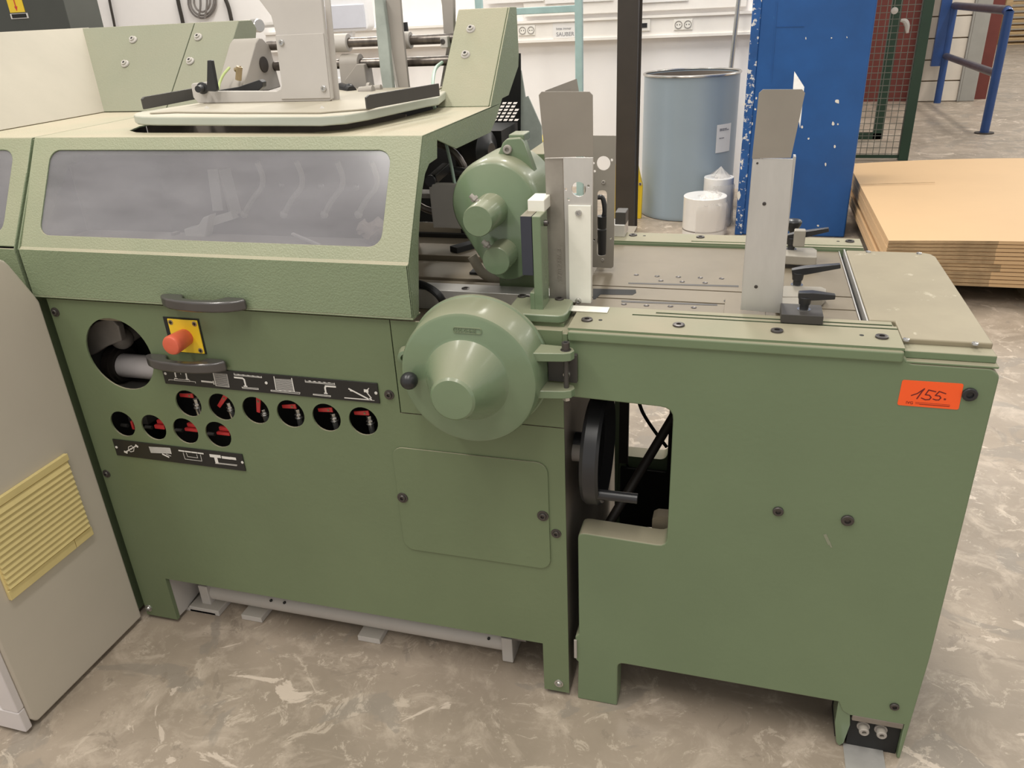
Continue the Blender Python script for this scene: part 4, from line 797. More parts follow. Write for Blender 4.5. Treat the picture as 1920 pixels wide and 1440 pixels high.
# table top planks with slots between
def plate(name, x0, x1, y0, y1, z=0.975, th=0.012, m='deck'): 
    bm = NB(); box(bm, x0, x1, y0, y1, z - th, z); return obj(name, bm, m, FT, bevel=0.0008)
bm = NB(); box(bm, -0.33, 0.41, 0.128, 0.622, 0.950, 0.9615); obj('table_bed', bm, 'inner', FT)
plate('table_plate', -0.325, 0.232, 0.131, 0.204); plate('table_plate', -0.325, 0.232, 0.210, 0.283); plate('table_plate', -0.325, 0.232, 0.289, 0.618)
plate('table_plate', -0.02, 0.06, 0.140, 0.235, 0.9775, 0.0024)
bm = NB(); box(bm, 0.2325, 0.2345, 0.131, 0.618, 0.963, 0.977); box(bm, 0.243, 0.246, 0.131, 0.618, 0.963, 0.982); obj('table_trim', bm, 'alu', FT)
bm = NB(); solid(bm, pZ([(1112, 541), (1192, 543), (1193, 549), (1186, 553), (1126, 552), (1116, 561), (1112, 561)], 0.9755), [], (0, 0, -0.0003)); obj('table_slot', bm, 'blackm', FT)
bm = NB(); solid(bm, pZ([(1178, 529.5), (1385, 535), (1385, 538), (1178, 532)], 0.9755), [], (0, 0, -0.0003)); obj('table_slot', bm, 'charcoal', FT)
bm = NB(); solid(bm, pZ([(1165, 563), (1345, 570), (1345, 573), (1165, 566.5)], 0.9755), [], (0, 0, -0.0003)); obj('table_slot', bm, 'charcoal', FT)
for px in ((1193, 515), (1232, 517.5), (1272, 519), (1313, 520.5), (1353, 522), (1239, 526), (1279, 528), (1322, 530), (1170, 570), (1212, 572.5), (1257, 574), (1301, 576.5), (1362, 564), (1382, 565)):
    q = P(*px, Z=0.9756); bm = NB(); lathe(bm, q, (0, 0, 1), [(0.006, 0), (0.0045, 0.0006), (0.0025, 0.0001), (0.0001, 0.0001)], 14); obj('table_screw', bm, 'bolt', FT)
bm = NB(); solid(bm, XY([(0.247, 0.1315), (0.2915, 0.1315), (0.2915, 0.047), (0.437, 0.047), (0.437, 0.570), (0.430, 0.590), (0.415, 0.599), (0.247, 0.599)], 0.972), [], (0, 0, 0.013)); cvp = obj('cover_plate', bm, pm('dusty_olive_plate', (0.305, 0.262, 0.178), 0.5, var=0.07, scale=8, alt=(0.44, 0.39, 0.29), altth=0.64), FT, bevel=0.003)
cvp.data.transform(Matrix.Identity(4))
for px in ((1699, 638), (1828, 645.5), (1628, 473), (1723, 476)): 
    bm = NB(); lathe(bm, P(*px, Z=0.985), (0, 0, 1), [(0.0062, 0), (0.0055, 0.003), (0.003, 0.0035), (0.0022, 0.002), (0.0001, 0.002)], 14); obj('cover_screw', bm, 'steel', cvp)
bm = NB(); box(bm, 0.292, 0.440, 0.000, 0.046, 0.957, 0.962); box(bm, 0.292, 0.437, 0.012, 0.046, 0.962, 0.976); obj('cover_ledge', bm, 'greenlit', FT, bevel=0.002)
# ---- left guide
LG = bpy.data.objects  # (names only)
ly = 0.14
bm = NB()
gl = [(1056, 296), (1111.5, 296), (1109.5, 567), (1062, 563)]
og = pY(gl, ly)
hc = P(1085, 355, Y=ly); solid(bm, og, [XZ(circ(hc.x, hc.z, 0.0145, 24), ly)[::1], XZ(circ(P(1061, 355, Y=ly).x, P(1061, 355, Y=ly).z, 0.0028, 10), ly), XZ(circ(P(1103, 349, Y=ly).x, P(1103, 349, Y=ly).z, 0.0028, 10), ly), XZ(circ(P(1066, 374, Y=ly).x, P(1066, 374, Y=ly).z, 0.0028, 10), ly)], (0, 0.006, 0))
lgd = obj('side_guide', bm, 'alu', FT, label='left aluminium sheet guide with round hole and flared top')
bm = NB(); solid(bm, pY([(1021, 297), (1055, 296.5), (1063, 567), (1031, 570)], ly + 0.004), [], (0, 0.012, 0)); cg = obj('guide_casting', bm, 'aludark', lgd, bevel=0.001)
text('S270.2336.3', 0.0145, 'aludark', lgd, P(1054, 527, Y=ly + 0.0035), (0, 0, 1), (-1, 0, 0), 0.0008)
bm = NB(); solid(bm, pY(roundpoly([(1048.5, 458), (1057.5, 458), (1058, 531), (1049, 531)], 2), ly + 0.0036), [pY(roundpoly([(1050, 460), (1056, 460), (1056.5, 529), (1050.5, 529)], 1.6), ly + 0.0036)], (0, 0.001, 0)); obj('cast_frame', bm, 'aludark', lgd)
bm = NB(); a = P(1065, 385, Y=ly - 0.004); b = P(1108, 569, Y=ly - 0.004); box(bm, a.x, b.x, ly - 0.004, ly - 0.0002, b.z, a.z); gs = obj('guide_strip', bm, 'alubright', lgd, bevel=0.0008)
for px in ((1085, 399), (1084.5, 564)): screw(lgd, P(*px, Y=ly - 0.004), (0, -1, 0), 0.0065, 'steel', 0.005)
# flared top sheet
def flare(pts_t, yt, pts_b, yb, th=0.003, mat='sheet', name='flared_top', par=None):
    q = [P(*pts_t[0], Y=yt), P(*pts_t[1], Y=yt), P(*pts_b[1], Y=yb), P(*pts_b[0], Y=yb)]
    u = (q[1] - q[0]).normalized(); r = 0.006
    top = [q[0] + (q[3] - q[0]).normalized() * r, q[0] + u * r, q[1] - u * r, q[1] + (q[2] - q[1]).normalized() * r]
    bm = NB(); solid(bm, top + [q[2], q[3]], [], (0, th, 0)); return obj(name, bm, mat, par)
flare((( 1009.5), 172), 0, ((0), 0), 0) if False else None
flare(((1009.5, 172), (1111, 172)), ly - 0.012, ((1021.5, 296), (1112, 293)), ly - 0.001, par=lgd)
bm = NB(); solid(bm, [P(1022, 170, Y=0.16), P(1080, 148, Y=0.21), P(1084, 172, Y=0.21), P(1086, 240, Y=0.21), P(1024, 240, Y=0.16)], [], (0.001, 0.003, 0)); obj('flared_side', bm, 'sheet', lgd)
bm = NB(); bar(bm, P(1070, 385, Y=ly + 0.012), P(1070, 560, Y=ly + 0.012), 0.02, 0.012, up=(0, 1, 0)); obj('guide_rib', bm, 'aludark', lgd)
# ---- perforated rear guide
ry_ = 0.385
def cY(px, py, r, y=ry_, k=20): q = P(px, py, Y=y); return XZ(circ(q.x, q.z, r, k), y)
slot = roundpoly([(P(1120, 357, Y=ry_).x, P(1120, 357, Y=ry_).z), (P(1138, 357, Y=ry_).x, P(1138, 357, Y=ry_).z), (P(1136.5, 480, Y=ry_).x, P(1136.5, 480, Y=ry_).z), (P(1119, 480, Y=ry_).x, P(1119, 480, Y=ry_).z)], 0.009)
bm = NB(); solid(bm, pY([(1096, 254), (1155, 254.5), (1150, 500), (1146, 503), (1096, 500)], ry_), [cY(1131.5, 306, 0.0155), cY(1147, 300, 0.003, k=10), cY(1115, 321, 0.0028, k=10), cY(1113, 306, 0.0025, k=10), cY(1145, 447, 0.0025, k=10), cY(1114, 450, 0.0025, k=10), XZ(slot, ry_)], (0, 0.004, 0))
rg = obj('side_guide', bm, 'sheet', FT, smooth_=False, label='rear sheet guide with round hole and long slot'); screw(rg, P(1131.5, 341.5, Y=ry_), (0, -1, 0), 0.0045, 'greyd', 0.003); screw(rg, P(1130, 487, Y=ry_), (0, -1, 0), 0.0035, 'greyd', 0.002)
bm = NB(); tube(bm, [P(1120, 370, Y=0.47), P(1130, 372, Y=0.47), P(1134, 395, Y=0.47), P(1131, 410, Y=0.47)], 0.006, 8); cyl(bm, P(1130, 405, Y=0.47), P(1129, 428, Y=0.47), 0.014, 0.011); cyl(bm, P(1129, 430, Y=0.47), P(1129, 478, Y=0.47), 0.012, 0.010); pl_ = obj('cable_plug', bm, 'black', FT)
bm = NB(); bxp(bm, (1153, 398), (1173, 422), 0.66, 0.05); obj('sensor_block', bm, 'charcoal', FT, bevel=0.002)
bm = NB(); box(bm, P(1120, 430, Y=0.66).x - 0.02, P(1174, 430, Y=0.68).x, 0.655, 0.72, 0.985, P(1173, 421, Y=0.66).z); obj('sensor_base', bm, 'alu', FT, bevel=0.002)
# ---- right guide
bm = NB(); gy_ = 0.15; solid(bm, pY([(1412, 297), (1487.5, 298), (1465, 588), (1388, 581)], gy_), [], (0, 0.005, 0)); rgd = obj('side_guide', bm, 'alu', FT, bevel=0.0008, label='right aluminium sheet guide with flared top')
for px in ((1433, 382), (1417.5, 537.5), (1420, 306)): screw(rgd, P(*px, Y=gy_), (0, -1, 0), 0.0035 if px[1] > 310 else 0.002, 'bolt', 0.001)
bm = NB(); A = [P(1487.5, 298, Y=gy_), P(1465, 588, Y=gy_)]; box(bm, P(1476, 450, Y=gy_).x - 0.004, P(1476, 450, Y=gy_).x, gy_ + 0.005, gy_ + 0.03, A[1].z + 0.05, A[0].z + 0.003); box(bm, P(1400, 430, Y=gy_).x, P(1400, 430, Y=gy_).x + 0.004, gy_ + 0.005, gy_ + 0.03, A[1].z + 0.05, A[0].z + 0.03); obj('guide_flange', bm, 'alu', rgd)
flare(((1423.5, 168), (1511, 167.5)), gy_ - 0.012, ((1410, 297), (1483, 296)), gy_ - 0.001, par=rgd)
bm = NB(); solid(bm, [P(1487, 166, Y=0.20), P(1489.5, 134, Y=0.24), P(1508, 163, Y=0.20), P(1500, 240, Y=0.20)], [], (0, 0.003, 0)); obj('flared_side', bm, 'alu', rgd)
# cast foot with arms, clamps and levers
bm = NB()
def dustblock(tlb, tr, fr_, z, h):  # helper: XY outline from pixels on plane z
    pass
o1 = pZ([(1455, 541), (1470, 535), (1540, 537), (1550, 541), (1549, 549), (1542, 556), (1455, 556)], 1.000); solid(bm, o1, [], (0, 0, -0.022)); o2 = pZ([(1455, 556), (1500, 557), (1500, 570), (1455, 568)], 0.998); solid(bm, o2, [], (0, 0, -0.02)); ft1 = obj('guide_foot', bm, 'castgrey', rgd, bevel=0.003)
bm = NB(); solid(bm, pZ([(1460, 462), (1525, 464), (1532, 468), (1532, 482), (1460, 478)], 1.008), [], (0, 0, -0.022)); bxp(bm, (1490, 432), (1508, 464), 0.49, 0.02); obj('guide_foot', bm, 'castgrey', rgd, bevel=0.003)
bm = NB(); box(bm, 0.086, 0.161, 0.088, 0.150, 0.9855, 1.003); blk = obj('clamp_block', bm, 'charcoal', FT, bevel=0.001, label='dark clamp block on the front rail')
def lever(parent, base_px, zb, tip_px, hub_h=0.026, L_=None, tipz=None, stub=False):
    b = P(*base_px, Z=zb); bm = NB()
    cyl(bm, b, b + V((0, 0, hub_h * 0.45)), 0.0085, seg=18); cyl(bm, b + V((0, 0, hub_h * 0.4)), b + V((0, 0, hub_h)), 0.0105, 0.0125, seg=18)
    if tip_px:
        t_ = P(*tip_px, Y=b.y + 0.0); hb_ = b + V((0, 0, hub_h + 0.003)); d = (t_ - hb_); 
        u = d.normalized(); s = V((0, 1, 0)); n = u.cross(s) * -1
        ps = [(-0.013, 0.0065), (0.012, 0.0085), (d.length, 0.0050)]
        rings = []
        for tt, hw in ps:
            cpt = hb_ + u * tt; rings.append([bm.verts.new(cpt + s * a * hw * 1.15 + n * c2 * hw * 0.9) for a, c2 in ((-1, -1), (1, -1), (1, 1), (-1, 1))])
        for ra, rb in zip(rings, rings[1:]):
            for i in range(4): bm.faces.new((ra[i], ra[(i + 1) % 4], rb[(i + 1) % 4], rb[i]))
        bm.faces.new(rings[0]); bm.faces.new(rings[-1])
    o = obj('clamp_lever', bm, 'black', parent, bevel=0.0015)
    if tip_px: 
        bm = NB(); lathe(bm, hb_ + n * 0.008, n, [(0.0055, -0.002), (0.0055, 0.0015), (0.0001, 0.0015)], 16); obj('lever_screw', bm, 'bolt', o)
    bm = NB(); lathe(bm, b, (0, 0, 1), [(0.0125, 0), (0.0125, 0.001), (0.0001, 0.001)], 20); obj('washer', bm, 'steel', o)
    return o
lever(blk, (1507, 580), 1.003, (1566, 556)); lever(rgd, (1494, 534), 1.000, (1576, 498), 0.027); lever(rgd, (1483, 467), 1.008, (1554, 430), 0.028); lever(rgd, (1486, 440), 0.985, None, 0.034)
bm = NB(); lathe(bm, P(1488, 418, Y=0.60), (0, 0, 1), [(0.010, -0.02), (0.018, -0.005), (0.02, 0.004), (0.016, 0.008), (0.006, 0.010), (0.0001, 0.010)], 10); obj('star_knob', bm, 'black', rgd)
# hand wheel and shaft seen through the opening (on the stitcher's side plate)
hw_ = V((-0.30, 0.30, 0.70))
c = P(1125, 842, X=-0.262)
bm = NB(); lathe(bm, (XR, c.y, c.z), (1, 0, 0), [(0.034, 0), (0.034, 0.02), (0.05, 0.022), (0.05, 0.03), (0.10, 0.036), (0.118, 0.032), (0.124, 0.040), (0.124, 0.066), (0.118, 0.072), (0.108, 0.060), (0.10, 0.05), (0.0001, 0.05)], 56); hwl = obj('rear_handwheel', bm, 'black', SM)
bm = NB(); cyl(bm, (-0.255, c.y - 0.095, c.z - 0.055), (-0.165, c.y - 0.095, c.z - 0.055), 0.011); cyl(bm, (-0.262, c.y - 0.095, c.z - 0.055), (-0.252, c.y - 0.095, c.z - 0.055), 0.006); obj('wheel_grip', bm, 'black', SM)
bm = NB(); cyl(bm, (XR, c.y - 0.02, c.z + 0.0), (XR + 0.03, c.y - 0.02, c.z + 0.0), 0.022); obj('bearing_nut', bm, 'greyd', SM)
bm = NB(); a = P(1140, 985, Y=0.16); b = P(1268, 772, Y=0.34); cyl(bm, a, b, 0.0115); obj('diagonal_rod', bm, 'post', FT)
bm = NB(); tube(bm, [P(1196, 748, Y=0.5), P(1206, 775, Y=0.5), P(1225, 805, Y=0.5), P(1250, 838, Y=0.5)], 0.005, 8); obj('black_cable', bm, 'blackm', FT)
bm = NB(); bxp(bm, (1162, 742), (1177, 870), 0.55, 0.012); obj('inner_bar', bm, 'post', FT)
bm = NB(); a = P(1222, 985, Z=0.51); solid(bm, pY(roundpoly([(1222, 1000), (1223, 972), (1232, 968), (1256, 970), (1256, 1000)], 2), 0.075), [], (0, 0.03, 0)); obj('small_lug', bm, 'deck', FT)

# ================================================================ CONTROL CONSOLE (left foreground)
CX = -1.572
CC = thing('control_console', (-1.9, -0.2, 0), 'beige-grey console with yellow louvre vent in the lower left corner', 'console')
sidep = [(-0.397, 0.018), (-0.412, 0.05), (-0.30, 0.012), (-0.012, 0.012), (-0.012, 0.990), (-0.060, 1.088), (-0.085, 1.102)]
sidep = [(-0.392, 0.012), (-0.012, 0.012), (-0.012, 0.975), (-0.020, 0.995), (-0.058, 1.078), (-0.066, 1.090), (-0.085, 1.103), (-0.30, 1.25), (-0.404, 1.30), (-0.404, 0.035)]
bm = NB(); solid(bm, YZ(sidep, CX), [], (-0.9, 0, 0)); obj('cabinet_body', bm, 'beigegrey', CC, bevel=0.008, seg=3)
bm = NB(); box(bm, CX - 0.9, CX - 0.004, -0.425, -0.404, 0.010, 0.075); box(bm, CX - 0.055, CX - 0.004, -0.425, -0.404, 0.075, 1.25); obj('front_frame', bm, 'white', CC, bevel=0.004)
bm = NB(); box(bm, CX - 0.9, CX - 0.055, -0.412, -0.404, 0.075, 1.2); obj('front_door', bm, 'green', CC)
bm = NB(); box(bm, CX - 0.85, CX - 0.03, -0.37, -0.04, 0.0, 0.0125); obj('plinth', bm, 'blackm', CC)
# louvre vent
vt = NB(); v0, v1, w0, w1 = -0.345, -0.083, 0.357, 0.602
box(vt, CX, CX + 0.006, v0, v1, w0, w1); vent = obj('vent_grille', vt, 'vent', CC, bevel=0.002)
ns = 13
for i in range(ns):
    z = w0 + 0.030 + (w1 - w0 - 0.05) * i / ns; h = (w1 - w0 - 0.05) / ns
    bm = NB(); solid(bm, [(CX + 0.006, v0 + 0.004, z), (CX + 0.0135, v0 + 0.004, z + 0.0005), (CX + 0.0075, v0 + 0.004, z + h * 0.93), (CX + 0.006, v0 + 0.004, z + h * 0.93)], [], (0, v1 - v0 - 0.010, 0)); obj('slat', bm, 'vent', vent)
bm = NB(); box(bm, CX + 0.006, CX + 0.0115, v0, v1, w1 - 0.018, w1); obj('slat', bm, 'vent', vent, bevel=0.001)
bm = NB(); box(bm, CX + 0.006, CX + 0.0095, v0, v1 - 0.06, w0, w0 + 0.026); box(bm, CX + 0.006, CX + 0.009, v1 - 0.058, v1, w0, w0 + 0.024); obj('slat', bm, 'vent', vent, bevel=0.001)

# ================================================================ FLOOR BAR under the machine
FB = thing('floor_bar', (-0.95, 0.1, 0), 'pale grey round bar between two end plates under the stitching machine', 'bar')
bm = NB(); zz = P(700, 1160, Y=0.09).z; cyl(bm, (-1.40, 0.105, 0.050), (-0.50, 0.105, 0.050), 0.030, seg=32); br_ = obj('round_bar', bm, 'grey', FB)
for px in ((511, 1126), (536, 1130), (918, 1197)): q = P(*px, Y=0.085); bm = NB(); cyl(bm, (q.x, 0.077, q.z + 0.006), (q.x, 0.092, q.z), 0.004, seg=10); obj('bar_hole', bm, 'blackm', FB)
bm = NB(); box(bm, -1.428, -1.398, 0.070, 0.16, 0.004, 0.085); obj('end_plate', bm, 'grey', FB, bevel=0.003)
bm = NB(); box(bm, -0.512, -0.482, 0.070, 0.16, 0.004, 0.085); obj('end_plate', bm, 'grey', FB, bevel=0.003)
bm = NB(); cyl(bm, (-0.482, 0.12, 0.06), (-0.455, 0.12, 0.06), 0.018); obj('end_fitting', bm, 'greyd', FB)
for k, (px, pl) in enumerate((((470, 1153), 'white painted wood block on the floor under the bar, nearest the console'), ((690, 1190), 'white painted wood block on the floor under the middle of the bar'))):
    c = P(*px, Y=0.055); bm = NB(); box(bm, c.x - 0.033, c.x + 0.033, 0.055, 0.135, 0.001, 0.0185); single(obj('support_block', bm, 'grey', bevel=0.001), pl, 'block')
    bm = NB(); box(bm, c.x - 0.06, c.x + 0.0, 0.09, 0.12, 0.079, 0.083); obj('bar_pad', bm, 'grey', FB)

# ================================================================ BACKGROUND THINGS
# dark control cabinet, top left
cy_ = 3.2
CB = thing('switch_cabinet', (P(60, 0, Y=cy_).x, cy_, 0), 'dark grey switch cabinet with yellow arrow label in the top left corner', 'cabinet')
q = P(131, 48, Y=cy_); q2 = P(123, 0, Y=cy_)
bm = NB(); box(bm, q.x - 0.9, q.x, cy_, cy_ + 0.3, 0.05, 2.3); obj('cabinet_body', bm, 'cabinet', CB, bevel=0.005)
lb = P(15, 25, Y=cy_ - 0.004)
bm = NB(); a = P(19, 24, Y=cy_ - 0.004); b = P(47, 24, Y=cy_ - 0.004); box(bm, a.x, b.x, cy_ - 0.004, cy_, a.z, a.z + 0.14); yl = obj('warning_label', bm, 'yellow', CB)
bm = NB(); cxm = (a.x + b.x) / 2; bar(bm, (cxm, cy_ - 0.006, a.z + 0.14), (cxm, cy_ - 0.006, a.z + 0.035), 0.006, 0.002, up=(0, 1, 0)); solid(bm, [(cxm - 0.012, cy_ - 0.006, a.z + 0.035), (cxm + 0.012, cy_ - 0.006, a.z + 0.035), (cxm, cy_ - 0.006, a.z + 0.008)], [], (0, 0.002, 0)); obj('red_arrow', bm, 'red', yl)
bm = NB(); a = P(19, 26, Y=cy_ - 0.006); b = P(53, 34, Y=cy_ - 0.006); box(bm, a.x, b.x, cy_ - 0.008, cy_, b.z, a.z); pl2 = obj('name_plate', bm, 'paper', CB); bm = NB(); box(bm, a.x + 0.012, b.x - 0.006, cy_ - 0.0095, cy_ - 0.008, b.z + 0.004, a.z - 0.003); obj('plate_text', bm, 'blackm', pl2)
# wall cables
def wall_cable(pts, r, m, lab, y=WY - 0.03):
    bm = NB(); tube(bm, [P(a, b, Y=y) for a, b in pts], r, 8); return single(obj('wall_cable', bm, m), lab, 'cable')
wall_cable([(204, -6), (208, 15), (214, 44), (222, 90)], 0.012, 'cableb', 'thin dark cable hanging on the wall, nearest the switch cabinet')
wall_cable([(332, -8), (336, 12), (342, 38), (350, 80)], 0.018, 'cableb', 'thick dark cable on the wall left of the coiled grey cable')
wall_cable([(420, -8), (428, 12), (433, 33), (440, 70)], 0.018, 'cableb', 'thick dark cable on the wall right of the coiled grey cable')
bm = NB()
for k, (w_, h_) in enumerate(((26, 32), (22, 27), (15, 20))):
    pts = [(379 + w_ * math.sin(a) * (1 if a < 0 else 1), -4 + h_ * (1 - math.cos(a)) / 1.0 * 0.5 + (0 if True else 0)) for a in [math.radians(-180 + 30 * i) for i in range(13)]]
    pts = [(379 + w_ * math.cos(math.radians(t)), 2 + h_ * max(-1.0, math.sin(math.radians(t)))) for t in range(180, -1, -15)]
    pts = [(379 - w_, -40)] + pts + [(379 + w_, -40)]
    tube(bm, [P(a, b, Y=WY - 0.03 - 0.015 * k) for a, b in pts], 0.009, 7)
tube(bm, [P(374, -30, Y=WY - 0.07), P(376, 10, Y=WY - 0.07), P(372, 34, Y=WY - 0.07)], 0.010, 7); tube(bm, [P(388, -30, Y=WY - 0.07), P(388, 10, Y=WY - 0.07), P(384, 34, Y=WY - 0.07)], 0.010, 7)
single(obj('cable_coil', bm, 'cable'), 'coiled grey cable hanging on the wall between two thick dark cables', 'cable')
# lamp fitting
LF = thing('emergency_lamp', (P(650, 50, Y=4.9).x, 4.9, P(650, 58, Y=4.9).z), 'white wall lamp with bluish diffuser behind the feed shafts', 'lamp')
bm = NB(); a = P(580, -20, Y=4.9); b = P(693, 58, Y=4.9); a2 = P(585, 58, Y=4.9); solid(bm, XZ(rrect(a2.x, b.x, b.z, a.z + 0.1, 0.05), 4.9), [], (0, 0.12, 0)); lf = obj('lamp_housing', bm, 'lamp', LF, bevel=0.012)
bm = NB(); a = P(600, 12, Y=4.89); b = P(686, 52, Y=4.89); box(bm, P(590, 52, Y=4.89).x, b.x, 4.888, 4.902, b.z, a.z); obj('lamp_diffuser', bm, 'lampd', LF, bevel=0.004)
bm = NB(); q = P(648, 60, Y=4.9); solid(bm, [(q.x - 0.05, 4.93, q.z + 0.01), (q.x + 0.05, 4.93, q.z + 0.01), (q.x + 0.02, 4.93, q.z - 0.12), (q.x - 0.02, 4.93, q.z - 0.12)], [], (0, 0.05, 0)); box(bm, q.x - 0.03, q.x + 0.03, 4.94, WY, q.z - 0.12, q.z - 0.06); obj('lamp_arm', bm, 'lamp', LF)
# small round gauge on the wall
bm = NB(); q = P(482, 48, Y=4.6); lathe(bm, q, (0.9, -0.4, 0), [(0.05, -0.05), (0.05, 0.03), (0.045, 0.035), (0.0001, 0.035)], 24); cyl(bm, q, (q.x, WY, q.z), 0.02); single(obj('wall_gauge', bm, 'steel'), 'small round bright gauge on the wall between guard and gripper plate', 'gauge')
bm = NB(); a = P(618, 125, Y=4.4); b = P(650, 200, Y=4.4); box(bm, a.x, b.x, 4.4, 4.7, 0.02, a.z); box(bm, a.x + 0.02, b.x - 0.02, 4.39, 4.4, a.z - 0.30, a.z - 0.08); single(obj('bench_cabinet', bm, 'lamp', bevel=0.004), 'pale cabinet behind the feed tray, seen under the lower shaft', 'cabinet')
# teal rack
TR = thing('rack_frame', (P(1000, 0, Y=4.5).x, 4.5, 0), 'pale teal tubular rack frame standing before the wall', 'rack')
bm = NB(); a = P(1083, 0, Y=4.5); box(bm, a.x - 0.022, a.x + 0.03, 4.5, 4.545, 0.0, 2.3); obj('upright', bm, 'tealrack', TR, bevel=0.004)
bm = NB(); a = P(897, 0, Y=4.5); box(bm, a.x - 0.03, a.x + 0.02, 4.5, 4.545, 0.0, 2.3); obj('upright', bm, 'tealrack', TR, bevel=0.004)
bm = NB(); b = P(1083, 16, Y=4.5); box(bm, a.x, b.x, 4.502, 4.54, b.z - 0.022, b.z + 0.022); obj('crossbar', bm, 'tealrack', TR, bevel=0.004)
bm = NB(); box(bm, a.x, b.x, 4.502, 4.54, 0.2, 0.24); obj('crossbar', bm, 'tealrack', TR, bevel=0.004)
# brown post
bm = NB(); py_ = 4.33; a = P(1154.5, 300, Y=py_); b = P(1194.5, 300, Y=py_); w_ = b.x - a.x
box(bm, a.x, a.x + w_ * 0.9, py_, py_ + 0.10, 0, 4.5); box(bm, a.x, b.x, py_ + 0.09, py_ + 0.10, 0, 4.5)
single(obj('steel_post', bm, 'post', bevel=0.004), 'tall dark brown steel post behind the rear rail', 'post')
# drum
DR = thing('drum', (-0.445, 5.04, 0), 'large open blue-grey steel drum before the white wall', 'drum')
bm = NB(); zr = 1.048; lathe(bm, (-0.445, 5.04, 0.004), (0, 0, 1), [(0.352, 0), (0.356, 0.015), (0.352, 0.03), (0.352, zr - 0.02), (0.346, zr - 0.02), (0.346, 0.05), (0.0001, 0.05)], 72); dr = obj('drum_body', bm, 'drum', DR, ang=50)
bm = NB(); lathe(bm, (-0.445, 5.04, 0), (0, 0, 1), [(0.3465, 0.3), (0.3455, 0.3), (0.3455, zr - 0.022), (0.3465, zr - 0.022), (0.3465, 0.3)], 72, cap=False); obj('drum_lining', bm, 'drumin', DR)
bm = NB(); pts = [V((-0.445 + 0.354 * math.cos(a), 5.04 + 0.354 * math.sin(a), zr - 0.008)) for a in [2 * math.pi * i / 72 for i in range(73)]]; tube(bm, pts, 0.009, 8, sm=False); obj('drum_rim', bm, M['steel'], DR)
bm = NB(); 
for i in range(6):
    a0, a1 = math.radians(-52 + i * 4), math.radians(-48 + i * 4)
    f = [(-0.445 + 0.354 * math.cos(a), 5.04 + 0.354 * math.sin(a)) for a in (a0, a1)]
    solid(bm, [(f[0][0], f[0][1], 0.50), (f[1][0], f[1][1], 0.50), (f[1][0], f[1][1], 0.70), (f[0][0], f[0][1], 0.70)], [], (0.0008, -0.001, 0))
dl = obj('drum_label', bm, 'paper', DR, label='white paper label')
bm = NB()
for zz_, w_ in ((0.665, 12), (0.655, 16), (0.60, 8)):
  for k_ in range(w_ // 4):
    f = [(-0.445 + 0.3555 * math.cos(math.radians(a)), 5.04 + 0.3555 * math.sin(math.radians(a))) for a in (-48 + 4 * k_, -44.5 + 4 * k_)]
    solid(bm, [(f[0][0], f[0][1], zz_), (f[1][0], f[1][1], zz_), (f[1][0], f[1][1], zz_ + 0.006), (f[0][0], f[0][1], zz_ + 0.006)], [], (0.0008, -0.001, 0))
obj('label_print', bm, 'papertxt', dl)

# metal poles behind the drum
bm = NB(); cyl(bm, P(1369, 140, Y=5.60), P(1392, -60, Y=5.60), 0.018); qb = P(1369, 140, Y=5.60)
d_ = (P(1392, -60, Y=5.60) - qb).normalized(); cyl(bm, qb - d_ * (qb.z / d_.z), qb, 0.018); single(obj('metal_pole', bm, 'steel'), 'thin bright metal pole leaning behind the drum', 'pole')
# film rolls
def roll(cx, cy, r, h, lab, z0=0.0):
    t = thing('film_roll', (cx, cy, z0), lab, 'film roll')
    bm = NB(); lathe(bm, (cx, cy, z0), (0, 0, 1), [(r, 0), (r, h), (r * 0.98, h + 0.003), (r * 0.35, h), (r * 0.30, h - 0.02), (0.0001, h - 0.02)], 48); obj('film_body', bm, 'film', t)
    bm = NB(); n = 28; rings = []
    for j in range(6):
        zz = z0 + h * (0.05 + 0.2 * j) if j < 5 else z0 + h + 0.015; ring = []
        for i in range(n):
            a = -1.9 + 3.4 * i / (n - 1); rr = r * (1.03 + 0.10 * random.random() * math.sin(math.pi * i / (n - 1)))
            if j == 5: rr = r * (0.55 + 0.2 * random.random())
            ring.append(bm.verts.new((cx + rr * math.cos(a), cy + rr * math.sin(a), zz + (random.uniform(-0.01, 0.02) if j == 5 else 0))))
        rings.append(ring)
    for ra, rb in zip(rings, rings[1:]):
        for i in range(n - 1): bm.faces.new((ra[i], ra[i + 1], rb[i + 1], rb[i]))
    obj('loose_wrap', bm, 'wrap', t, ang=60)
    bm = NB(); lathe(bm, (cx, cy, z0 + h * 0.16), (0, 0, 1), [(r + 0.0008, 0), (r + 0.0008, 0.008)], 48, cap=False); obj('edge_band', bm, 'cable', t)
    return t
fy = 4.33; a = P(1280, 400, Y=fy); b = P(1361, 400, Y=fy); r_ = (b.x - a.x) / 2
zt = P(1310, 368, Y=fy).z
roll((a.x + b.x) / 2, fy + 0.02, r_, zt, 'shorter white stretch film roll, nearer, before the drum')
fy2 = 4.66; a = P(1320, 340, Y=fy2); b = P(1376, 340, Y=fy2); zt2 = P(1345, 331, Y=fy2).z
roll((a.x + b.x) / 2, fy2 - 0.02, (b.x - a.x) / 2, zt2, 'taller narrower white stretch film roll beside the blue pillar')
bm = NB(); cx_ = (a.x + b.x) / 2; 
for i in range(9):
    a0 = 2 * math.pi * i / 9; a1 = 2 * math.pi * (i + 1) / 9; rr = 0.07
    tip = V((cx_ + 0.01, fy2, zt2 + 0.075)); p_ = V((cx_ + rr * math.cos(a0), fy2 + rr * math.sin(a0), zt2 + 0.004)); q_ = V((cx_ + rr * math.cos(a1), fy2 + rr * math.sin(a1), zt2 + 0.012)); bm.faces.new([bm.verts.new(v) for v in (p_, q_, tip)])
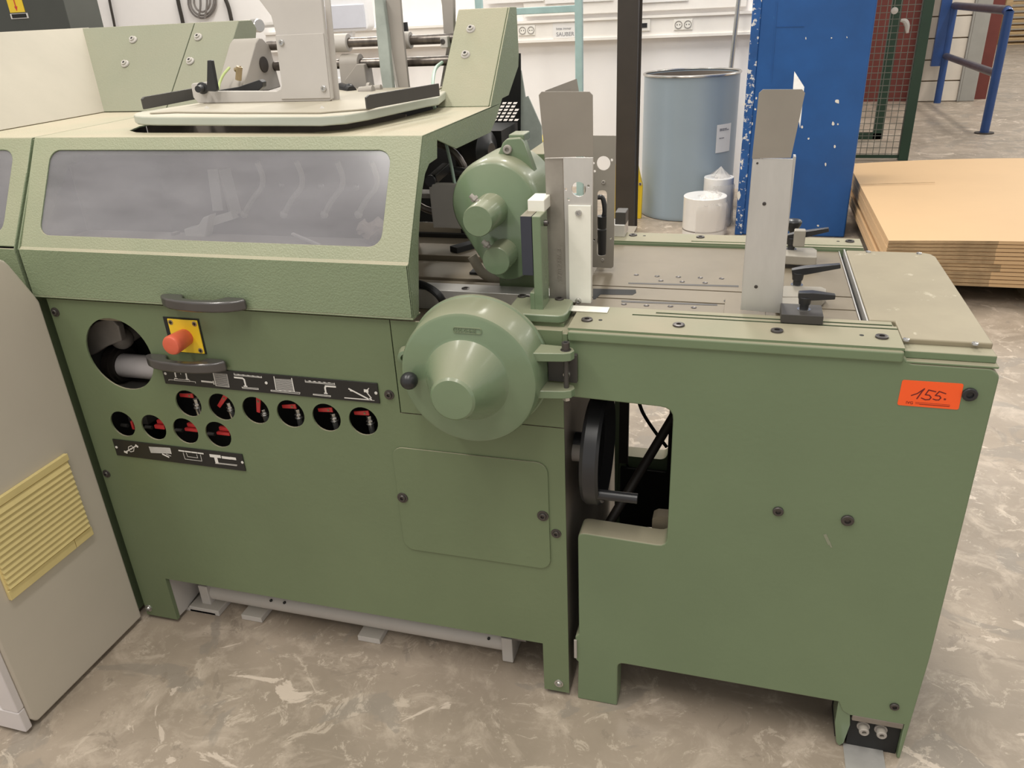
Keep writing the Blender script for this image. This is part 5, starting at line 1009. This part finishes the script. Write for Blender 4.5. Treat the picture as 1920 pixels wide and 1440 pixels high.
obj('film_tuft', bm, 'wrap', [o for o in bpy.data.objects if o.name.startswith('film_roll')][-1])
# blue pillar
BPx0 = P(1378, 430, Y=4.36).x; BPx1 = P(1584, 440, Y=4.36).x
BL = thing('blue_pillar', (0.3, 4.5, 0), 'broad scuffed blue painted pillar in the middle background', 'pillar')
bm = NB(); box(bm, BPx0 + 0.05, BPx1, 4.36, 4.80, 0, 4.5); obj('pillar_body', bm, 'board', BL, bevel=0.012)
bm = NB(); box(bm, BPx0, BPx0 + 0.055, 4.352, 4.80, 0, 4.5); obj('pillar_edge', bm, 'boardchip', BL, bevel=0.006)
chips = [(1570, 190, 8, 9), (1562, 232, 6, 8), (1571, 233, 3, 4), (1504, 238, 5, 6), (1516, 260, 4, 4), (1548, 308, 3, 7), (1385, 366, 7, 18), (1511, 72, 2, 5), (1559, 71, 3, 3), (1588, 70, 2, 4), (1402, 172, 5, 7), (1418, 184, 4, 5), (1395, 195, 6, 6), (1416, 205, 5, 4), (1403, 215, 7, 4), (1410, 232, 4, 6), (1415, 120, 2, 5), (1413, 45, 3, 6), (1390, 315, 4, 6), (1417, 292, 3, 4), (1565, 275, 4, 7), (1534, 423, 5, 4)]
bm = NB()
for x, y, w_, h_ in chips:
    q = [(x + w_ / 2 * math.cos(a) * random.uniform(0.7, 1.2), y + h_ / 2 * math.sin(a) * random.uniform(0.7, 1.2)) for a in [2 * math.pi * i / 7 for i in range(7)]]
    solid(bm, pY(q, 4.3515 if x < 1400 else 4.3588), [], (0, 0.001, 0))
obj('paint_chip', bm, 'chip', BL, smooth_=False, kind='stuff')
bm = NB(); a = P(1456, 0, Y=4.357); bar(bm, P(1457, 2, Y=4.358), P(1446, 152, Y=4.358), 0.006, 0.002, up=(0, 1, 0)); bar(bm, P(1456, 50, Y=4.358), P(1508, 49, Y=4.358), 0.004, 0.002, up=(0, 1, 0)); obj('chalk_line', bm, 'board', BL)
# yellow bin beside post
YB = thing('yellow_bin', (P(1198, 400, Y=4.9).x, 4.9, 0), 'narrow yellow stand between brown post and drum', 'stand')
bm = NB(); a = P(1204, 350, Y=4.75); b = P(1202, 425, Y=4.75); solid(bm, XZ([(a.x - 0.25, 0.0), (a.x - 0.004, 0.0), (a.x, a.z), (a.x - 0.02, a.z + 0.08), (a.x - 0.04, a.z + 0.16), (a.x - 0.25, a.z + 0.16)], 4.75), [], (0, 0.06, 0)); obj('panel', bm, 'yellow', YB, bevel=0.004); screw(YB, (a.x - 0.015, 4.75, a.z + 0.02), (0, -1, 0), 0.012, 'steel', 0.004)
# something yellow behind the grille
bm = NB(); a = P(915, 262, Y=3.4); b = P(1024, 300, Y=3.4); box(bm, a.x, b.x, 3.4, 3.6, 0.0, a.z); single(obj('yellow_crate', bm, 'yellow', bevel=0.01), 'yellow crate glimpsed behind the perforated guard', 'crate')

# ---- wire fence
FN = thing('wire_fence', (1.2, 7.3, 0), 'dark green welded wire fence right of the blue pillar', 'fence')
fY = 7.31; pxx = P(1691, 300, Y=fY).x
bm = NB(); box(bm, pxx - 0.04, pxx + 0.05, fY - 0.03, fY + 0.05, 0, 3.4); obj('fence_post', bm, 'fgreen', FN, bevel=0.004)
bm = NB(); box(bm, 0.6, pxx, fY - 0.012, fY + 0.012, 0.02, 0.05); obj('fence_rail', bm, 'fgreen', FN)
bm = NB(); x = 0.62
while x < pxx - 0.04: box(bm, x - 0.0028, x + 0.0028, fY - 0.003, fY + 0.003, 0.03, 3.3); x += 0.058
z = 0.06
while z < 3.3: box(bm, 0.6, pxx - 0.03, fY - 0.006, fY - 0.001, z - 0.0028, z + 0.0028); z += 0.058
obj('wire_mesh', bm, 'fwire', FN, kind='stuff', smooth_=False)
bm = NB(); q = P(1684, 40, Y=fY - 0.05); tube(bm, [P(1701, 62, Y=fY - 0.05), P(1701, 48, Y=fY - 0.05), P(1697, 40, Y=fY - 0.05), P(1689, 38, Y=fY - 0.05)], lambda t: 0.012 + 0.012 * math.sin(t * 3.1), 8); lathe(bm, P(1677, 20, Y=fY - 0.01), (0, -1, 0), [(0.03, 0), (0.03, 0.02), (0.0001, 0.03)], 14); obj('tie_knob', bm, 'grey', FN)
GF = thing('green_gate_frame', (1.6, 9.4, 0), 'dark green tubular frame standing behind the wire fence', 'frame')
gY = 8.6; a = P(1672, 0, Y=gY); b = P(1633, 258, Y=gY)
bm = NB(); xa = P(1648, 240, Y=gY).x; box(bm, xa - 0.05, xa + 0.05, gY, gY + 0.08, 0.10, 3.4); obj('upright', bm, 'fgreen', GF, bevel=0.004)
bm = NB(); q = P(1640, 258, Y=gY); box(bm, 0.8, xa + 0.05, gY, gY + 0.08, q.z - 0.05, q.z + 0.05); box(bm, 0.8, 0.9, gY, gY + 0.08, 0.0, q.z); obj('lower_rail', bm, 'fgreen', GF, bevel=0.004)
bm = NB(); box(bm, xa - 0.05, xa + 0.05, gY, gY + 0.08, 0, 0.10); obj('foot', bm, 'fgreen', GF)

# ---- blue railing
RL = thing('railing', (2.58, 10.4, 0), 'blue tubular guard railing bolted to the floor at the right', 'railing')
ra = P(1845, 250, Z=0); rb = P(1757, 193, Z=0)
top = P(1875, 22, X=ra.x); rh = 0
zt_ = P(1878, 20, Y=ra.y).z
bm = NB(); tube(bm, [V((ra.x, ra.y, 0)), V((ra.x, ra.y, zt_ - 0.12)), V((ra.x, ra.y + 0.01, zt_ - 0.03)), V((ra.x, ra.y + 0.12, zt_)), ], 0.047, 16); obj('railing_post', bm, 'rblue', RL)
bm = NB(); cyl(bm, (ra.x, ra.y + 0.08, zt_), (rb.x, rb.y, zt_ + 0.01), 0.047); obj('top_rail', bm, 'rbluet', RL)
bm = NB(); cyl(bm, (ra.x, ra.y, zt_ * 0.5), (rb.x, rb.y, zt_ * 0.5), 0.042); obj('middle_rail', bm, 'rbluet', RL)
bm = NB(); cyl(bm, (rb.x, rb.y, 0), (rb.x, rb.y, zt_ * 1.0), 0.047); obj('railing_post', bm, 'rblue', RL)
bm = NB(); box(bm, rb.x - 0.17, rb.x - 0.04, rb.y - 0.02, rb.y + 0.06, 0.50, 2.2); obj('guard_flat', bm, 'rblue', RL)
bm = NB(); cyl(bm, (ra.x, ra.y, 0), (ra.x, ra.y, 0.012), 0.10); obj('base_plate', bm, 'post', RL)
# ---- pallets far behind
def pallet(x, y, z, w_=1.2, d_=0.8, lab=None, k=0, par=None):
    t = thing('pallet', (x, y, z), lab, 'pallet', 'stacked wooden pallets at the far right')
    bm = NB()
    for i in range(5): box(bm, x - w_ / 2, x + w_ / 2, y - d_ / 2 + i * (d_ - 0.12) / 4, y - d_ / 2 + i * (d_ - 0.12) / 4 + 0.12, z + 0.122, z + 0.144)
    obj('deck_boards', bm, 'wood', t)
    for i in range(3):
        for j in range(3):
            bm = NB(); cx_ = x - w_ / 2 + 0.07 + i * (w_ - 0.14) / 2; cy2 = y - d_ / 2 + 0.06 + j * (d_ - 0.12) / 2; box(bm, cx_ - 0.07, cx_ + 0.07, cy2 - 0.05, cy2 + 0.05, z + 0.022, z + 0.10); obj('pallet_block', bm, 'wood', t)
    bm = NB()
    for j in range(3): cy2 = y - d_ / 2 + 0.06 + j * (d_ - 0.12) / 2; box(bm, x - w_ / 2, x + w_ / 2, cy2 - 0.05, cy2 + 0.05, z, z + 0.022); box(bm, x - w_ / 2, x + w_ / 2, cy2 - 0.05, cy2 + 0.05, z + 0.10, z + 0.122)
    obj('pallet_runner', bm, 'wood', t); return t
pp = P(1884, 84, Z=0)
for k in range(11):
    pos_ = ['lowest', 'second from the bottom', 'third from the bottom', 'fourth from the bottom', 'fifth from the bottom', 'sixth from the bottom', 'seventh from the bottom', 'eighth from the bottom', 'ninth from the bottom', 'tenth from the bottom', 'topmost'][k]
    pallet(pp.x + 0.95, pp.y + 0.5, k * 0.146, 2.2, 1.0, 'pine pallet in the far right stack, ' + pos_)

# ---- cardboard sheets on a pallet
ck_ = thing('support_pallet', (1.55, 3.9, 0), 'dull wooden pallet under the cardboard sheets', 'pallet')
bm = NB()
for xx in (0.85, 1.5, 2.2): box(bm, xx, xx + 0.1, 3.15, 5.1, 0.0, 0.09)
obj('pallet_runner', bm, 'woodd', ck_)
bm = NB()
for i in range(10): box(bm, 0.80, 2.4, 3.12 + i * 0.205, 3.24 + i * 0.205, 0.09, 0.115)
obj('deck_boards', bm, 'woodd', ck_)
cedge = bpy.data.meshes
z = 0.1160; nsh = 12
sh_names = ['lowest', 'second lowest']
for k in range(nsh):
    th = 0.0195; dx = random.uniform(-0.004, 0.004) + (0.06 if k in (4, 5) else 0); fy0 = 3.04 + random.uniform(-0.006, 0.006); top_ = (k == nsh - 1)
    nx, ny = 14, 12; x0, x1, y0, y1 = 0.752 + dx * 0.5, 2.55 + dx, fy0, 5.20 + dx * 0.5
    bm = NB(); grid = {}
    for s in (0, 1):
        for i in range(nx + 1):
            for j in range(ny + 1):
                X_ = x0 + (x1 - x0) * i / nx; Y_ = y0 + (y1 - y0) * j / ny
                # far edge runs obliquely: sheets get longer towards the right
                Y_ += (X_ - x0) * 0.16 * (j / ny); bow_ = 0.018 * k / nsh * math.sin(math.pi * min(1, (X_ - x0) / 1.6)) 
                grid[s, i, j] = bm.verts.new((X_, Y_, z + s * th * 0.86 + bow_))
    for i in range(nx):
        for j in range(ny):
            bm.faces.new((grid[1, i, j], grid[1, i + 1, j], grid[1, i + 1, j + 1], grid[1, i, j + 1])); bm.faces.new((grid[0, i, j + 1], grid[0, i + 1, j + 1], grid[0, i + 1, j], grid[0, i, j]))
    for i in range(nx): bm.faces.new((grid[0, i, 0], grid[0, i + 1, 0], grid[1, i + 1, 0], grid[1, i, 0])); bm.faces.new((grid[1, i, ny], grid[1, i + 1, ny], grid[0, i + 1, ny], grid[0, i, ny]))
    for j in range(ny): bm.faces.new((grid[0, 0, j + 1], grid[0, 0, j], grid[1, 0, j], grid[1, 0, j + 1])); bm.faces.new((grid[0, nx, j], grid[0, nx, j + 1], grid[1, nx, j + 1], grid[1, nx, j]))
    ncap = 2 * nx * ny
    o = obj('cardboard_sheet', bm, 'card', smooth_=False)
    o.data.materials.append(M['cardedge'])
    for pi in range(ncap, ncap + nx):   # open corrugated flutes show on the folded half of the front edge
        pass
    fx = P(1855, 480, Y=3.04).x
    for p in o.data.polygons:
        if abs(p.normal.z) < 0.5 and p.normal.y < -0.5 and p.center.x < fx + dx: p.material_index = 1
        if p.normal.x < -0.5: p.material_index = 1 if False else 0
    single(o, ('topmost brown cardboard sheet of the stack, its whole face visible' if top_ else 'cardboard sheet in the stack, ' + ['twelfth', 'eleventh', 'tenth', 'ninth', 'eighth', 'seventh', 'sixth', 'fifth', 'fourth', 'third', 'second'][k] + ' from the top, only its front edge visible'), 'cardboard', 'cardboard sheets in the stack')
    z += th
bm = NB(); bar(bm, P(1612, 346, Z=z + 0.006), P(1753, 342, Z=z + 0.020), 0.005, 0.002); single(obj('crease_strip', bm, 'cardedge'), 'thin dark crease line across the topmost cardboard sheet', 'crease')
